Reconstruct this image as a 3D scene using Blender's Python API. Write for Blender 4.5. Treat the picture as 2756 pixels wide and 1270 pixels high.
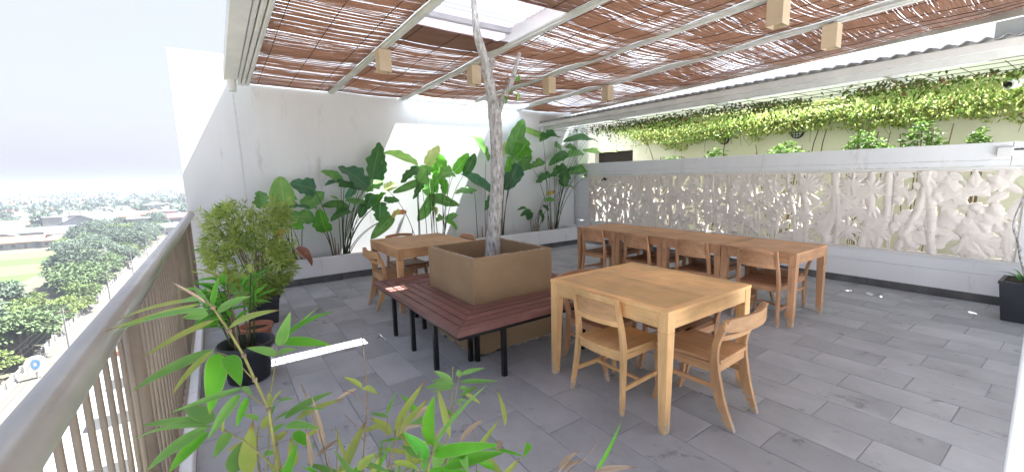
import bpy, math, random
import numpy as np
from mathutils import Vector, Matrix, noise
random.seed(11); RNG = np.random.default_rng(7)
for o in list(bpy.data.objects): bpy.data.objects.remove(o, do_unlink=True)
SC = bpy.context.scene; COL = SC.collection
# ------------------------------------------------------------------ camera
cd = bpy.data.cameras.new('camera'); cam = bpy.data.objects.new('camera', cd); COL.objects.link(cam)
cd.sensor_width = 36; cd.lens = 14.737; cd.clip_start = .05; cd.clip_end = 20000
CX = Vector((.81669, -.57663, -.02236)).normalized(); CZ = Vector((-.56839, -.81054, .14128))
CZ = (CZ - CX*CZ.dot(CX)).normalized(); CY = CZ.cross(CX)
mw = Matrix((CX, CY, CZ)).transposed().to_4x4(); mw.translation = Vector((0, 0, 1.6)); cam.matrix_world = mw
SC.camera = cam
# ------------------------------------------------------------------ sky, sun, exposure
SUN = Vector((.5, -.085, 1)).normalized()
w = bpy.data.worlds.new('World'); SC.world = w; w.use_nodes = True
nt = w.node_tree; nt.nodes.clear()
sky = nt.nodes.new('ShaderNodeTexSky'); sky.sky_type = 'NISHITA'; sky.sun_disc = False
sky.sun_elevation = math.asin(SUN.z); sky.sun_rotation = math.atan2(SUN.x, SUN.y)
sky.air_density = 1.2; sky.dust_density = 5; sky.ozone_density = 1
tc = nt.nodes.new('ShaderNodeTexCoord'); nz = nt.nodes.new('ShaderNodeTexNoise'); nz.inputs['Scale'].default_value = 1.3; nz.inputs['Detail'].default_value = 5
cr = nt.nodes.new('ShaderNodeValToRGB'); cr.color_ramp.elements[0].position = .3; cr.color_ramp.elements[0].color = (.5,.5,.5,1); cr.color_ramp.elements[1].position = .72; cr.color_ramp.elements[1].color = (.95,.95,.95,1)
mx = nt.nodes.new('ShaderNodeMix'); mx.data_type = 'RGBA'; mx.inputs[7].default_value = (2.5, 2.55, 3.0, 1)   # thin white overcast veil
bg = nt.nodes.new('ShaderNodeBackground'); bg.inputs['Strength'].default_value = .05
ou = nt.nodes.new('ShaderNodeOutputWorld'); L = nt.links.new
L(tc.outputs['Generated'], nz.inputs['Vector']); L(nz.outputs['Fac'], cr.inputs['Fac']); L(cr.outputs['Color'], mx.inputs[0])
L(sky.outputs['Color'], mx.inputs[6]); L(mx.outputs[2], bg.inputs['Color']); L(bg.outputs[0], ou.inputs['Surface'])
sd = bpy.data.lights.new('sun', 'SUN'); sd.energy = 5; sd.angle = math.radians(.55); sd.color = (1, .99, .97)
so = bpy.data.objects.new('sun', sd); COL.objects.link(so); so.rotation_euler = (-SUN).to_track_quat('-Z', 'Y').to_euler(); so.location = (20, -5, 40)
vs = SC.view_settings; vs.view_transform = 'Standard'; vs.look = 'None'; vs.exposure = 2.84; vs.gamma = 1
SC.render.engine = 'CYCLES'
SC.cycles.max_bounces = 8; SC.cycles.diffuse_bounces = 5; SC.cycles.transparent_max_bounces = 12; SC.cycles.volume_bounces = 0

# ------------------------------------------------------------------ helpers
class MB:
    def __init__(s): s.v = []; s.f = []; s.uv = []
    def add(s, vs, fs, uvs=None):
        b = len(s.v); s.v += [tuple(p) for p in vs]; s.f += [tuple(i+b for i in f) for f in fs]
        s.uv += uvs if uvs else [(0, 0)]*len(vs); return s
    def box(s, x0, x1, y0, y1, z0, z1):
        return s.add([(x0,y0,z0),(x1,y0,z0),(x1,y1,z0),(x0,y1,z0),(x0,y0,z1),(x1,y0,z1),(x1,y1,z1),(x0,y1,z1)],
                     [(0,3,2,1),(4,5,6,7),(0,1,5,4),(1,2,6,5),(2,3,7,6),(3,0,4,7)])
    def quads(s, A, B):                       # ruled solid between two equal loops, capped
        n = len(A); return s.add(list(A)+list(B), [tuple(range(n-1,-1,-1)), tuple(range(n,2*n))]+[(i,(i+1)%n,n+(i+1)%n,n+i) for i in range(n)])
    def sweep(s, pts, secs, axis='z'):        # rectangular sections; axis = the normal of every section
        vs = []
        for p, (a, b) in zip(pts, secs):
            a /= 2; b /= 2
            for u, v in ((-a,-b),(a,-b),(a,b),(-a,b)):
                d = {'z':(u,v,0),'x':(0,u,v),'y':(v,0,u)}[axis]   # x: (width y, height z); y: (width z, height x)
                vs.append((p[0]+d[0], p[1]+d[1], p[2]+d[2]))
        n = len(pts); fs = [(3,2,1,0), tuple(range(4*n-4,4*n))]
        for i in range(n-1):
            for k in range(4): fs.append((4*i+k, 4*i+(k+1)%4, 4*i+4+(k+1)%4, 4*i+4+k))
        return s.add(vs, fs)
    def tube(s, pts, rad, n=8, cap=True):
        P = [Vector(p) for p in pts]; m = len(P); R = rad if isinstance(rad,(list,tuple)) else [rad]*m
        vs = []; up = None
        for i, p in enumerate(P):
            t = (P[min(i+1,m-1)]-P[max(i-1,0)]).normalized()
            if up is None: up = t.orthogonal().normalized()
            a = (up - t*up.dot(t)); a = a.normalized() if a.length > 1e-6 else t.orthogonal().normalized(); up = a; b = t.cross(a)
            for k in range(n):
                q = 2*math.pi*k/n; vs.append(p + (a*math.cos(q)+b*math.sin(q))*R[i])
        fs = [(i*n+k, i*n+(k+1)%n, i*n+n+(k+1)%n, i*n+n+k) for i in range(m-1) for k in range(n)]
        if cap: fs += [tuple(range(n-1,-1,-1)), tuple(range((m-1)*n, m*n))]
        return s.add(vs, fs)
    def lathe(s, prof, n=28, c=(0,0)):
        vs = [(c[0]+r*math.cos(2*math.pi*k/n), c[1]+r*math.sin(2*math.pi*k/n), z) for r, z in prof for k in range(n)]
        m = len(prof)
        return s.add(vs, [(i*n+k, i*n+(k+1)%n, i*n+n+(k+1)%n, i*n+n+k) for i in range(m-1) for k in range(n)])
    def leaf(s, b, t, w, nrm=(0,-.5,.85), arch=.1, fold=.12, nu=7, nv=4, shape='ovate', wave=0, ph=0, torn=0):
        b = Vector(b); t = Vector(t); d = t-b; l = d.length; d.normalize()
        n = Vector(nrm); n = n-d*n.dot(d); n = n.normalized() if n.length > 1e-4 else d.orthogonal().normalized(); sd = d.cross(n)
        vs = []; uv = []
        for i in range(nu+1):
            u = i/nu
            if shape == 'ovate': wd = (max(0,math.sin(math.pi*min(1,(u*.97+.03))**.66)))**.55 if u < 1 else 0
            elif shape == 'lance': wd = (math.sin(math.pi*(u**.62)))**.8 if 0 < u < 1 else (.12 if u == 0 else 0)
            else: wd = min(1, (1-u)*3.2, .35+u*3)
            for j in range(nv+1):
                q = j/nv*2-1
                if torn and 0 < u < 1: wd_ = wd; wd = wd*(1+torn*math.sin(u*17+ph*3+(2 if q > 0 else 5))*math.sin(u*7+ph)*abs(q))
                z = arch*l*4*u*(1-u) + fold*w*abs(q)*wd + wave*w*math.sin(u*9+ph+q*1.5)*abs(q)
                vs.append(b + d*(l*u) + sd*(q*wd*w/2) + n*z); uv.append((u, j/nv))
                if torn and 0 < u < 1: wd = wd_
        fs = [(i*(nv+1)+j, i*(nv+1)+j+1, (i+1)*(nv+1)+j+1, (i+1)*(nv+1)+j) for i in range(nu) for j in range(nv)]
        return s.add(vs, fs, uv)
    def mesh(s, name, smooth=False):
        me = bpy.data.meshes.new(name); me.from_pydata(s.v, [], s.f)
        if any(u != (0, 0) for u in s.uv):
            ul = me.uv_layers.new(name='UVMap'); idx = np.empty(len(me.loops), np.int32); me.loops.foreach_get('vertex_index', idx)
            ul.data.foreach_set('uv', np.array(s.uv, np.float32)[idx].ravel())
        if smooth: me.shade_smooth()
        me.update(); return me
    def build(s, name, mat, parent=None, smooth=False, bevel=0, loc=None):
        me = s.mesh(name, smooth); me.materials.append(mat) if mat else None; return obj(name, me, parent, bevel, loc)
def obj(name, me, parent=None, bevel=0, loc=None):
    o = bpy.data.objects.new(name, me); COL.objects.link(o); o.parent = parent
    if loc: o.location = loc
    if bevel:
        m = o.modifiers.new('bevel', 'BEVEL'); m.width = bevel; m.segments = 2; m.limit_method = 'ANGLE'; m.angle_limit = .6
    return o
def raw(name, v, f, mat, parent=None, smooth=False):     # numpy arrays, quads
    me = bpy.data.meshes.new(name); v = np.asarray(v, np.float32).reshape(-1,3); f = np.asarray(f, np.int32); k = f.shape[1]
    me.vertices.add(len(v)); me.vertices.foreach_set('co', v.ravel()); me.loops.add(f.size); me.loops.foreach_set('vertex_index', f.ravel())
    me.polygons.add(len(f)); me.polygons.foreach_set('loop_start', np.arange(0, f.size, k, dtype=np.int32))
    me.update(calc_edges=True); me.validate()
    if smooth: me.shade_smooth()
    me.materials.append(mat); return obj(name, me, parent)
def tag(o, label=None, cat=None, group=None, kind=None):
    if label: o['label'] = label
    if cat: o['category'] = cat
    if group: o['group'] = group
    if kind: o['kind'] = kind
    return o
def empty(name, loc=(0,0,0), rz=0, label=None, cat=None, group=None):
    o = bpy.data.objects.new(name, None); COL.objects.link(o); o.location = loc; o.rotation_euler.z = rz; o.empty_display_size = .1
    return tag(o, label, cat, group)
def copy_tree(o, parent=None):
    c = o.copy(); COL.objects.link(c); c.parent = parent
    for ch in list(o.children): copy_tree(ch, c)
    return c
def place(proto, used, loc, rz, label, group=None, scale=None):
    r = proto if not used else copy_tree(proto); used.append(r)
    r.location = loc; r.rotation_euler.z = rz; r['label'] = label
    if scale: r.scale = scale
    if group: r['group'] = group
    elif 'group' in r.keys(): del r['group']
    return r

# ------------------------------------------------------------------ materials
def mat(name, c1, c2=None, scale=6, rough=.6, bump=.15, bscale=None, detail=6, stretch=(1,1,1), rand=0, trans=0, spec=.4, c3=None, metal=0, dist=.01, spots=None, ramp=(.35,.68)):
    m = bpy.data.materials.new(name); m.use_nodes = True; n = m.node_tree.nodes; l = m.node_tree.links.new
    P = n['Principled BSDF']; P.inputs['Roughness'].default_value = rough; P.inputs['Specular IOR Level'].default_value = spec; P.inputs['Metallic'].default_value = metal
    T = n.new('ShaderNodeTexCoord'); mp = n.new('ShaderNodeMapping'); mp.inputs['Scale'].default_value = stretch; l(T.outputs['Object'], mp.inputs['Vector'])
    vec = mp.outputs[0]
    if rand:
        oi = n.new('ShaderNodeObjectInfo'); va = n.new('ShaderNodeVectorMath'); va.operation = 'ADD'
        sc = n.new('ShaderNodeVectorMath'); sc.operation = 'SCALE'; sc.inputs['Scale'].default_value = 37; cb = n.new('ShaderNodeCombineXYZ')
        for k in range(3): l(oi.outputs['Random'], cb.inputs[k])
        l(cb.outputs[0], sc.inputs[0]); l(vec, va.inputs[0]); l(sc.outputs[0], va.inputs[1]); vec = va.outputs[0]
    N = n.new('ShaderNodeTexNoise'); N.inputs['Scale'].default_value = scale; N.inputs['Detail'].default_value = detail; N.inputs['Roughness'].default_value = .62; l(vec, N.inputs['Vector'])
    c2 = c2 or tuple(x*.8 for x in c1)
    R = n.new('ShaderNodeValToRGB'); R.color_ramp.elements[0].position = ramp[0]; R.color_ramp.elements[1].position = ramp[1]
    R.color_ramp.elements[0].color = (*c2, 1); R.color_ramp.elements[1].color = (*c1, 1)
    if c3: e = R.color_ramp.elements.new(min(.98,ramp[1]+.12)); e.color = (*c3, 1)
    l(N.outputs['Fac'], R.inputs['Fac']); colr = R.outputs['Color']
    if spots:                                  # blotches with a shape of their own: stains and wear
        N2 = n.new('ShaderNodeTexNoise'); N2.inputs['Scale'].default_value = spots[1]; N2.inputs['Detail'].default_value = 8; N2.inputs['Roughness'].default_value = .7; l(vec, N2.inputs['Vector'])
        R2 = n.new('ShaderNodeValToRGB'); R2.color_ramp.elements[0].position = spots[2]; R2.color_ramp.elements[1].position = spots[2]+spots[3]
        l(N2.outputs['Fac'], R2.inputs['Fac']); X = n.new('ShaderNodeMix'); X.data_type = 'RGBA'; l(R2.outputs['Color'], X.inputs[0]); l(colr, X.inputs[6]); X.inputs[7].default_value = (*spots[0], 1); colr = X.outputs[2]
    if rand:
        H = n.new('ShaderNodeHueSaturation'); mr = n.new('ShaderNodeMapRange'); mr.inputs['To Min'].default_value = 1-rand; mr.inputs['To Max'].default_value = 1+rand
        l(oi.outputs['Random'], mr.inputs['Value']); l(mr.outputs[0], H.inputs['Value']); l(colr, H.inputs['Color']); colr = H.outputs['Color']
    l(colr, P.inputs['Base Color'])
    if bump:
        B = n.new('ShaderNodeBump'); B.inputs['Strength'].default_value = bump; B.inputs['Distance'].default_value = dist
        NB = n.new('ShaderNodeTexNoise'); NB.inputs['Scale'].default_value = bscale or scale*4; NB.inputs['Detail'].default_value = 8; l(vec, NB.inputs['Vector'])
        l(NB.outputs['Fac'], B.inputs['Height']); l(B.outputs[0], P.inputs['Normal'])
    if trans:
        out = n['Material Output']; TB = n.new('ShaderNodeBsdfTranslucent'); l(colr, TB.inputs['Color']); MS = n.new('ShaderNodeMixShader'); MS.inputs[0].default_value = trans
        l(P.outputs[0], MS.inputs[1]); l(TB.outputs[0], MS.inputs[2]); l(MS.outputs[0], out.inputs['Surface'])
    return m
def leafmat(name, c1, c2, tip=None, trans=.35, rough=.4, rib=None, edge=None, veins=0, tipstart=.8):
    m = bpy.data.materials.new(name); m.use_nodes = True; n = m.node_tree.nodes; l = m.node_tree.links.new
    P = n['Principled BSDF']; P.inputs['Roughness'].default_value = rough; P.inputs['Specular IOR Level'].default_value = .35
    T = n.new('ShaderNodeTexCoord'); N = n.new('ShaderNodeTexNoise'); N.inputs['Scale'].default_value = 9; N.inputs['Detail'].default_value = 5; l(T.outputs['Object'], N.inputs['Vector'])
    R = n.new('ShaderNodeValToRGB'); R.color_ramp.elements[0].position = .32; R.color_ramp.elements[1].position = .7
    R.color_ramp.elements[0].color = (*c2,1); R.color_ramp.elements[1].color = (*c1,1); l(N.outputs['Fac'], R.inputs['Fac']); c = R.outputs['Color']
    S = n.new('ShaderNodeSeparateXYZ'); l(T.outputs['UV'], S.inputs[0])
    def mixin(c, fac, colr):
        X = n.new('ShaderNodeMix'); X.data_type = 'RGBA'; l(fac, X.inputs[0]); l(c, X.inputs[6]); X.inputs[7].default_value = (*colr,1); return X.outputs[2]
    def mth(op, a, b=None):
        q = n.new('ShaderNodeMath'); q.operation = op
        for i, x in enumerate((a, b)):
            if x is None: continue
            if isinstance(x, (int, float)): q.inputs[i].default_value = x
            else: l(x, q.inputs[i])
        return q.outputs[0]
    cen = mth('ABSOLUTE', mth('SUBTRACT', S.outputs[1], .5))
    if rib: c = mixin(c, mth('LESS_THAN', cen, .025), rib)
    if edge: c = mixin(c, mth('GREATER_THAN', cen, .455), edge)
    if tip:
        mr = n.new('ShaderNodeMapRange'); mr.inputs['From Min'].default_value = tipstart; mr.inputs['From Max'].default_value = min(1, tipstart+.16)
        l(mth('ADD', S.outputs[0], mth('MULTIPLY', mth('SUBTRACT', N.outputs['Fac'], .5), .2)), mr.inputs['Value']); c = mixin(c, mr.outputs[0], tip)
    oi = n.new('ShaderNodeObjectInfo'); H = n.new('ShaderNodeHueSaturation'); mr = n.new('ShaderNodeMapRange'); mr.inputs['To Min'].default_value = .78; mr.inputs['To Max'].default_value = 1.2
    l(oi.outputs['Random'], mr.inputs['Value']); l(mr.outputs[0], H.inputs['Value']); l(c, H.inputs['Color']); c = H.outputs['Color']
    l(c, P.inputs['Base Color'])
    B = n.new('ShaderNodeBump'); B.inputs['Strength'].default_value = .25; B.inputs['Distance'].default_value = .004
    W = mth('SINE', mth('ADD', mth('MULTIPLY', S.outputs[0], veins or 40), mth('MULTIPLY', cen, -30 if veins else 60))); l(W, B.inputs['Height']); l(B.outputs[0], P.inputs['Normal'])
    TB = n.new('ShaderNodeBsdfTranslucent'); l(c, TB.inputs['Color']); MS = n.new('ShaderNodeMixShader'); MS.inputs[0].default_value = trans
    l(P.outputs[0], MS.inputs[1]); l(TB.outputs[0], MS.inputs[2]); l(MS.outputs[0], n['Material Output'].inputs['Surface'])
    return m
W_ = {}
W_['white'] = mat('white_wall_paint', (.85,.87,.90), (.78,.80,.83), 1.3, .75, .15, 60, spots=((.56,.555,.53), 3.6, .585, .17), stretch=(1,1,.26), dist=.003)
W_['whiteclean'] = mat('white_paint', (.80,.80,.79), (.73,.74,.74), 3, .55, .08, 40, dist=.003)
W_['trim'] = mat('white_metal_paint', (.72,.72,.70), (.58,.59,.57), 2.5, .45, .08, 30, spots=((.38,.36,.32), 7, .66, .08), dist=.003)
W_['cream'] = mat('cream_wall_paint', (.89,.865,.74), (.82,.79,.66), 1.1, .8, .15, 50, spots=((.6,.55,.38), 2.6, .68, .1), dist=.004)
W_['cast'] = mat('carved_cast_stone', (.88,.83,.77), (.78,.725,.665), 5, .85, .35, 70, dist=.004)
W_['tile'] = mat('grey_stone_tile', (.44,.455,.48), (.31,.322,.342), 1.5, .62, .4, 45, rand=.1, spots=((.20,.20,.205), 5, .60, .1), dist=.004, spec=.35, c3=(.46,.475,.50))
W_['grout'] = mat('dark_grout', (.36,.365,.37), (.25,.25,.255), 12, .9, .3)
W_['skirt'] = mat('dark_stone_skirting', (.15,.155,.165), (.085,.09,.095), 5, .6, .25, 40, rand=.1)
W_['brown'] = mat('brown_render_paint', (.38,.26,.15), (.31,.21,.12), 2.2, .7, .2, 60, spots=((.46,.39,.3), 7, .68, .05), dist=.003)
W_['chip'] = mat('chipped_pale_plaster', (.62,.6,.56), (.42,.4,.38), 30, .9, .5)
W_['soil'] = mat('dark_soil', (.06,.04,.028), (.02,.014,.01), 25, .95, .9, 60)
W_['blind'] = mat('bamboo_blind', (.42,.275,.20), (.29,.18,.13), 3.5, .6, .2, 60, c3=(.46,.32,.245), stretch=(.6,14,1), trans=.56, dist=.003)
W_['string'] = mat('dark_twine', (.05,.03,.02), None, 30, .9, 0)
W_['sheet'] = mat('translucent_roof_sheet', (.76,.87,1.0), (.71,.82,.95), 2, .5, .05, trans=.9, spots=((.6,.56,.6), 4, .68, .1))
W_['lilac'] = mat('dimmed_lilac_sheet', (.66,.60,.70), (.56,.50,.60), 2, .5, .05, trans=.15, spots=((.4,.36,.42), 5, .64, .1))  # roof sheet copy dimmed in colour so the skylight does not glare
W_['sheetgrey'] = mat('grey_corrugated_sheet', (.72,.74,.75), (.6,.62,.63), 3, .5, .05, trans=.55, spots=((.25,.25,.25), 6, .66, .08))
W_['steel'] = mat('olive_painted_steel', (.33,.27,.21), (.26,.21,.165), 3, .38, .06, 60, spec=.5)
W_['rail'] = mat('grey_satin_rail', (.46,.45,.41), (.36,.35,.32), 2, .26, .05, 60, spec=.6, metal=.35)
W_['black'] = mat('black_steel_paint', (.012,.012,.013), (.006,.006,.007), 6, .38, .08, 60)
W_['lamp'] = mat('cream_lamp_box', (.62,.50,.36), (.55,.44,.31), 5, .6, .08, 60, rand=.06)
W_['dark'] = mat('dark_hollow', (.03,.022,.018), None, 8, .8, .1)
W_['pot'] = mat('charcoal_plastic_pot', (.036,.040,.052), (.024,.027,.034), 5, .42, .08, 50)
W_['terra'] = mat('terracotta_pot', (.42,.17,.10), (.30,.12,.07), 8, .8, .2)
W_['bark'] = mat('pale_grey_bark', (.56,.55,.545), (.30,.28,.265), 34, .9, 1, 40, stretch=(1,1,.35), dist=.06, c3=(.68,.67,.66), ramp=(.34,.52), spots=((.13,.11,.10), 60, .62, .04))
def wood(name, a, b, c3=None, wear=None, rand=.08, rough=.5):
    return mat(name, a, b, 5, rough, .15, 30, stretch=(1,1,1), rand=rand, spots=wear, c3=c3, dist=.002, detail=8)
def grain(name, a, b, wear=None, rough=.52, rand=.13, ax=0):
    b = tuple(v*.93 for v in b)
    st = [7,7,7]; st[ax] = .7
    m = mat(name, a, b, 4.5, rough, .12, 16, stretch=tuple(st), rand=rand, spots=wear, dist=.002, detail=9, ramp=(.3,.72))
    n = m.node_tree.nodes; l = m.node_tree.links.new; P = n['Principled BSDF']; src = P.inputs['Base Color'].links[0].from_socket
    T = n.new('ShaderNodeTexCoord'); S = n.new('ShaderNodeSeparateXYZ'); l(T.outputs['Object'], S.inputs[0]); N = n.new('ShaderNodeTexNoise'); N.inputs['Scale'].default_value = 28; l(T.outputs['Object'], N.inputs['Vector'])
    q = n.new('ShaderNodeMath'); q.operation = 'MULTIPLY_ADD'; l(N.outputs['Fac'], q.inputs[0]); q.inputs[1].default_value = -.42; l(S.outputs[2], q.inputs[2])       # scuffed pale feet, ragged edge
    R = n.new('ShaderNodeMapRange'); R.inputs['From Min'].default_value = -.13; R.inputs['From Max'].default_value = -.2; l(q.outputs[0], R.inputs['Value'])
    N2 = n.new('ShaderNodeTexNoise'); N2.inputs['Scale'].default_value = 3.1; N2.inputs['Detail'].default_value = 7; l(T.outputs['Object'], N2.inputs['Vector']); H = n.new('ShaderNodeHueSaturation')
    R3 = n.new('ShaderNodeMapRange'); R3.inputs['From Min'].default_value = .35; R3.inputs['From Max'].default_value = .66; R3.inputs['To Min'].default_value = .84; R3.inputs['To Max'].default_value = 1.14; l(N2.outputs['Fac'], R3.inputs['Value']); l(R3.outputs[0], H.inputs['Value']); l(src, H.inputs['Color'])
    X = n.new('ShaderNodeMix'); X.data_type = 'RGBA'; l(R.outputs[0], X.inputs[0]); l(H.outputs[0], X.inputs[6]); X.inputs[7].default_value = (.50,.42,.34,1); l(X.outputs[2], P.inputs['Base Color'])
    R4 = n.new('ShaderNodeMapRange'); R4.inputs['To Min'].default_value = rough-.1; R4.inputs['To Max'].default_value = rough+.2; l(N2.outputs['Fac'], R4.inputs['Value']); l(R4.outputs[0], P.inputs['Roughness'])
    return m
WW = ((.46,.38,.28), 12, .68, .05)
for k, a, b in (('gold', (.88,.56,.27), (.78,.47,.20)), ('mid', (.68,.41,.21), (.54,.30,.145)), ('red', (.62,.36,.20), (.48,.26,.14))):
    for ax, an in enumerate('xyz'): W_[k+an] = grain(f'{k}_teak_{an}', a, b, WW, ax=ax)
W_['worn'] = grain('worn_seat_teak', (.37,.175,.085), (.25,.11,.055), ((.55,.43,.32), 5, .68, .06))
W_['slat'] = mat('maroon_bench_paint', (.24,.115,.10), (.17,.08,.07), 6, .45, .2, 40, rand=.14, spots=((.40,.31,.28), 9, .69, .05), dist=.003)
CL = {'d': leafmat('leaf_dark', (.099,.269,.081), (.054,.179,.054), rib=(.215,.359,.125), veins=70, trans=.3),
      'm': leafmat('leaf_mid', (.215,.467,.125), (.125,.323,.081), rib=(.287,.467,.161), veins=70, trans=.34),
      't': leafmat('leaf_blue_green', (.136,.340,.179), (.081,.233,.125), rib=(.251,.430,.215), veins=70, trans=.3),
      'b': leafmat('leaf_bright', (.179,.557,.061), (.125,.413,.047), rib=(.359,.620,.144), veins=70, trans=.45),
      'l': leafmat('leaf_light', (.359,.620,.161), (.233,.484,.108), rib=(.467,.620,.251), veins=70, trans=.45),
      'p': leafmat('leaf_pale', (.609,.620,.305), (.430,.609,.179), veins=70, trans=.5),
      'o': leafmat('leaf_withered', (.620,.467,.099), (.620,.592,.125), tip=(.620,.215,.108), tipstart=.55, trans=.4)}
BL = {'g': leafmat('bamboo_leaf_green', (.26,.52,.13), (.18,.40,.09), edge=(.36,.5,.2), tip=(.42,.34,.14), tipstart=.93, trans=.42, rough=.45),
      'b': leafmat('bamboo_leaf_bright', (.19,.58,.05), (.13,.46,.035), edge=(.34,.52,.16), tip=(.42,.30,.10), tipstart=.92, trans=.45, rough=.42),
      'd': leafmat('bamboo_leaf_deep', (.09,.40,.045), (.06,.3,.03), edge=(.3,.5,.15), trans=.4, rough=.42),
      'y': leafmat('bamboo_leaf_yellowing', (.52,.56,.15), (.34,.47,.10), edge=(.45,.42,.16), tip=(.34,.19,.10), tipstart=.8, trans=.42, rough=.5),
      'x': leafmat('bamboo_leaf_dry', (.62,.49,.37), (.48,.35,.25), tip=(.3,.2,.15), trans=.3, rough=.7)}
W_['stalk'] = mat('dark_green_stalk', (.07,.11,.035), (.035,.05,.02), 8, .5, .1)
W_['cane'] = mat('yellow_green_cane', (.33,.33,.10), (.22,.20,.08), 20, .5, .1)
W_['drycane'] = mat('dry_cane', (.36,.27,.19), (.2,.14,.1), 20, .8, .2)
W_['fol_bush'] = leafmat('bush_foliage', (.62,.74,.20), (.45,.60,.13), trans=.35)
W_['fol_vine'] = leafmat('vine_foliage', (.58,.66,.22), (.40,.50,.13), trans=.5)
W_['fol_dark'] = leafmat('shaded_vine_foliage', (.14,.19,.03), (.07,.11,.02), trans=.4)  # shade under the eave put into the colour of the near leaves
W_['fol_shrub'] = leafmat('shrub_foliage', (.28,.44,.12), (.15,.28,.07), trans=.4)
W_['fol_pale'] = leafmat('pale_vine_foliage', (.74,.76,.42), (.58,.64,.28), trans=.5)
W_['fol_dry'] = leafmat('withered_vine_foliage', (.34,.22,.10), (.2,.12,.06), trans=.3)
W_['wire'] = mat('dark_vine_wire', (.09,.075,.055), None, 20, .8, .1)
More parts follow.
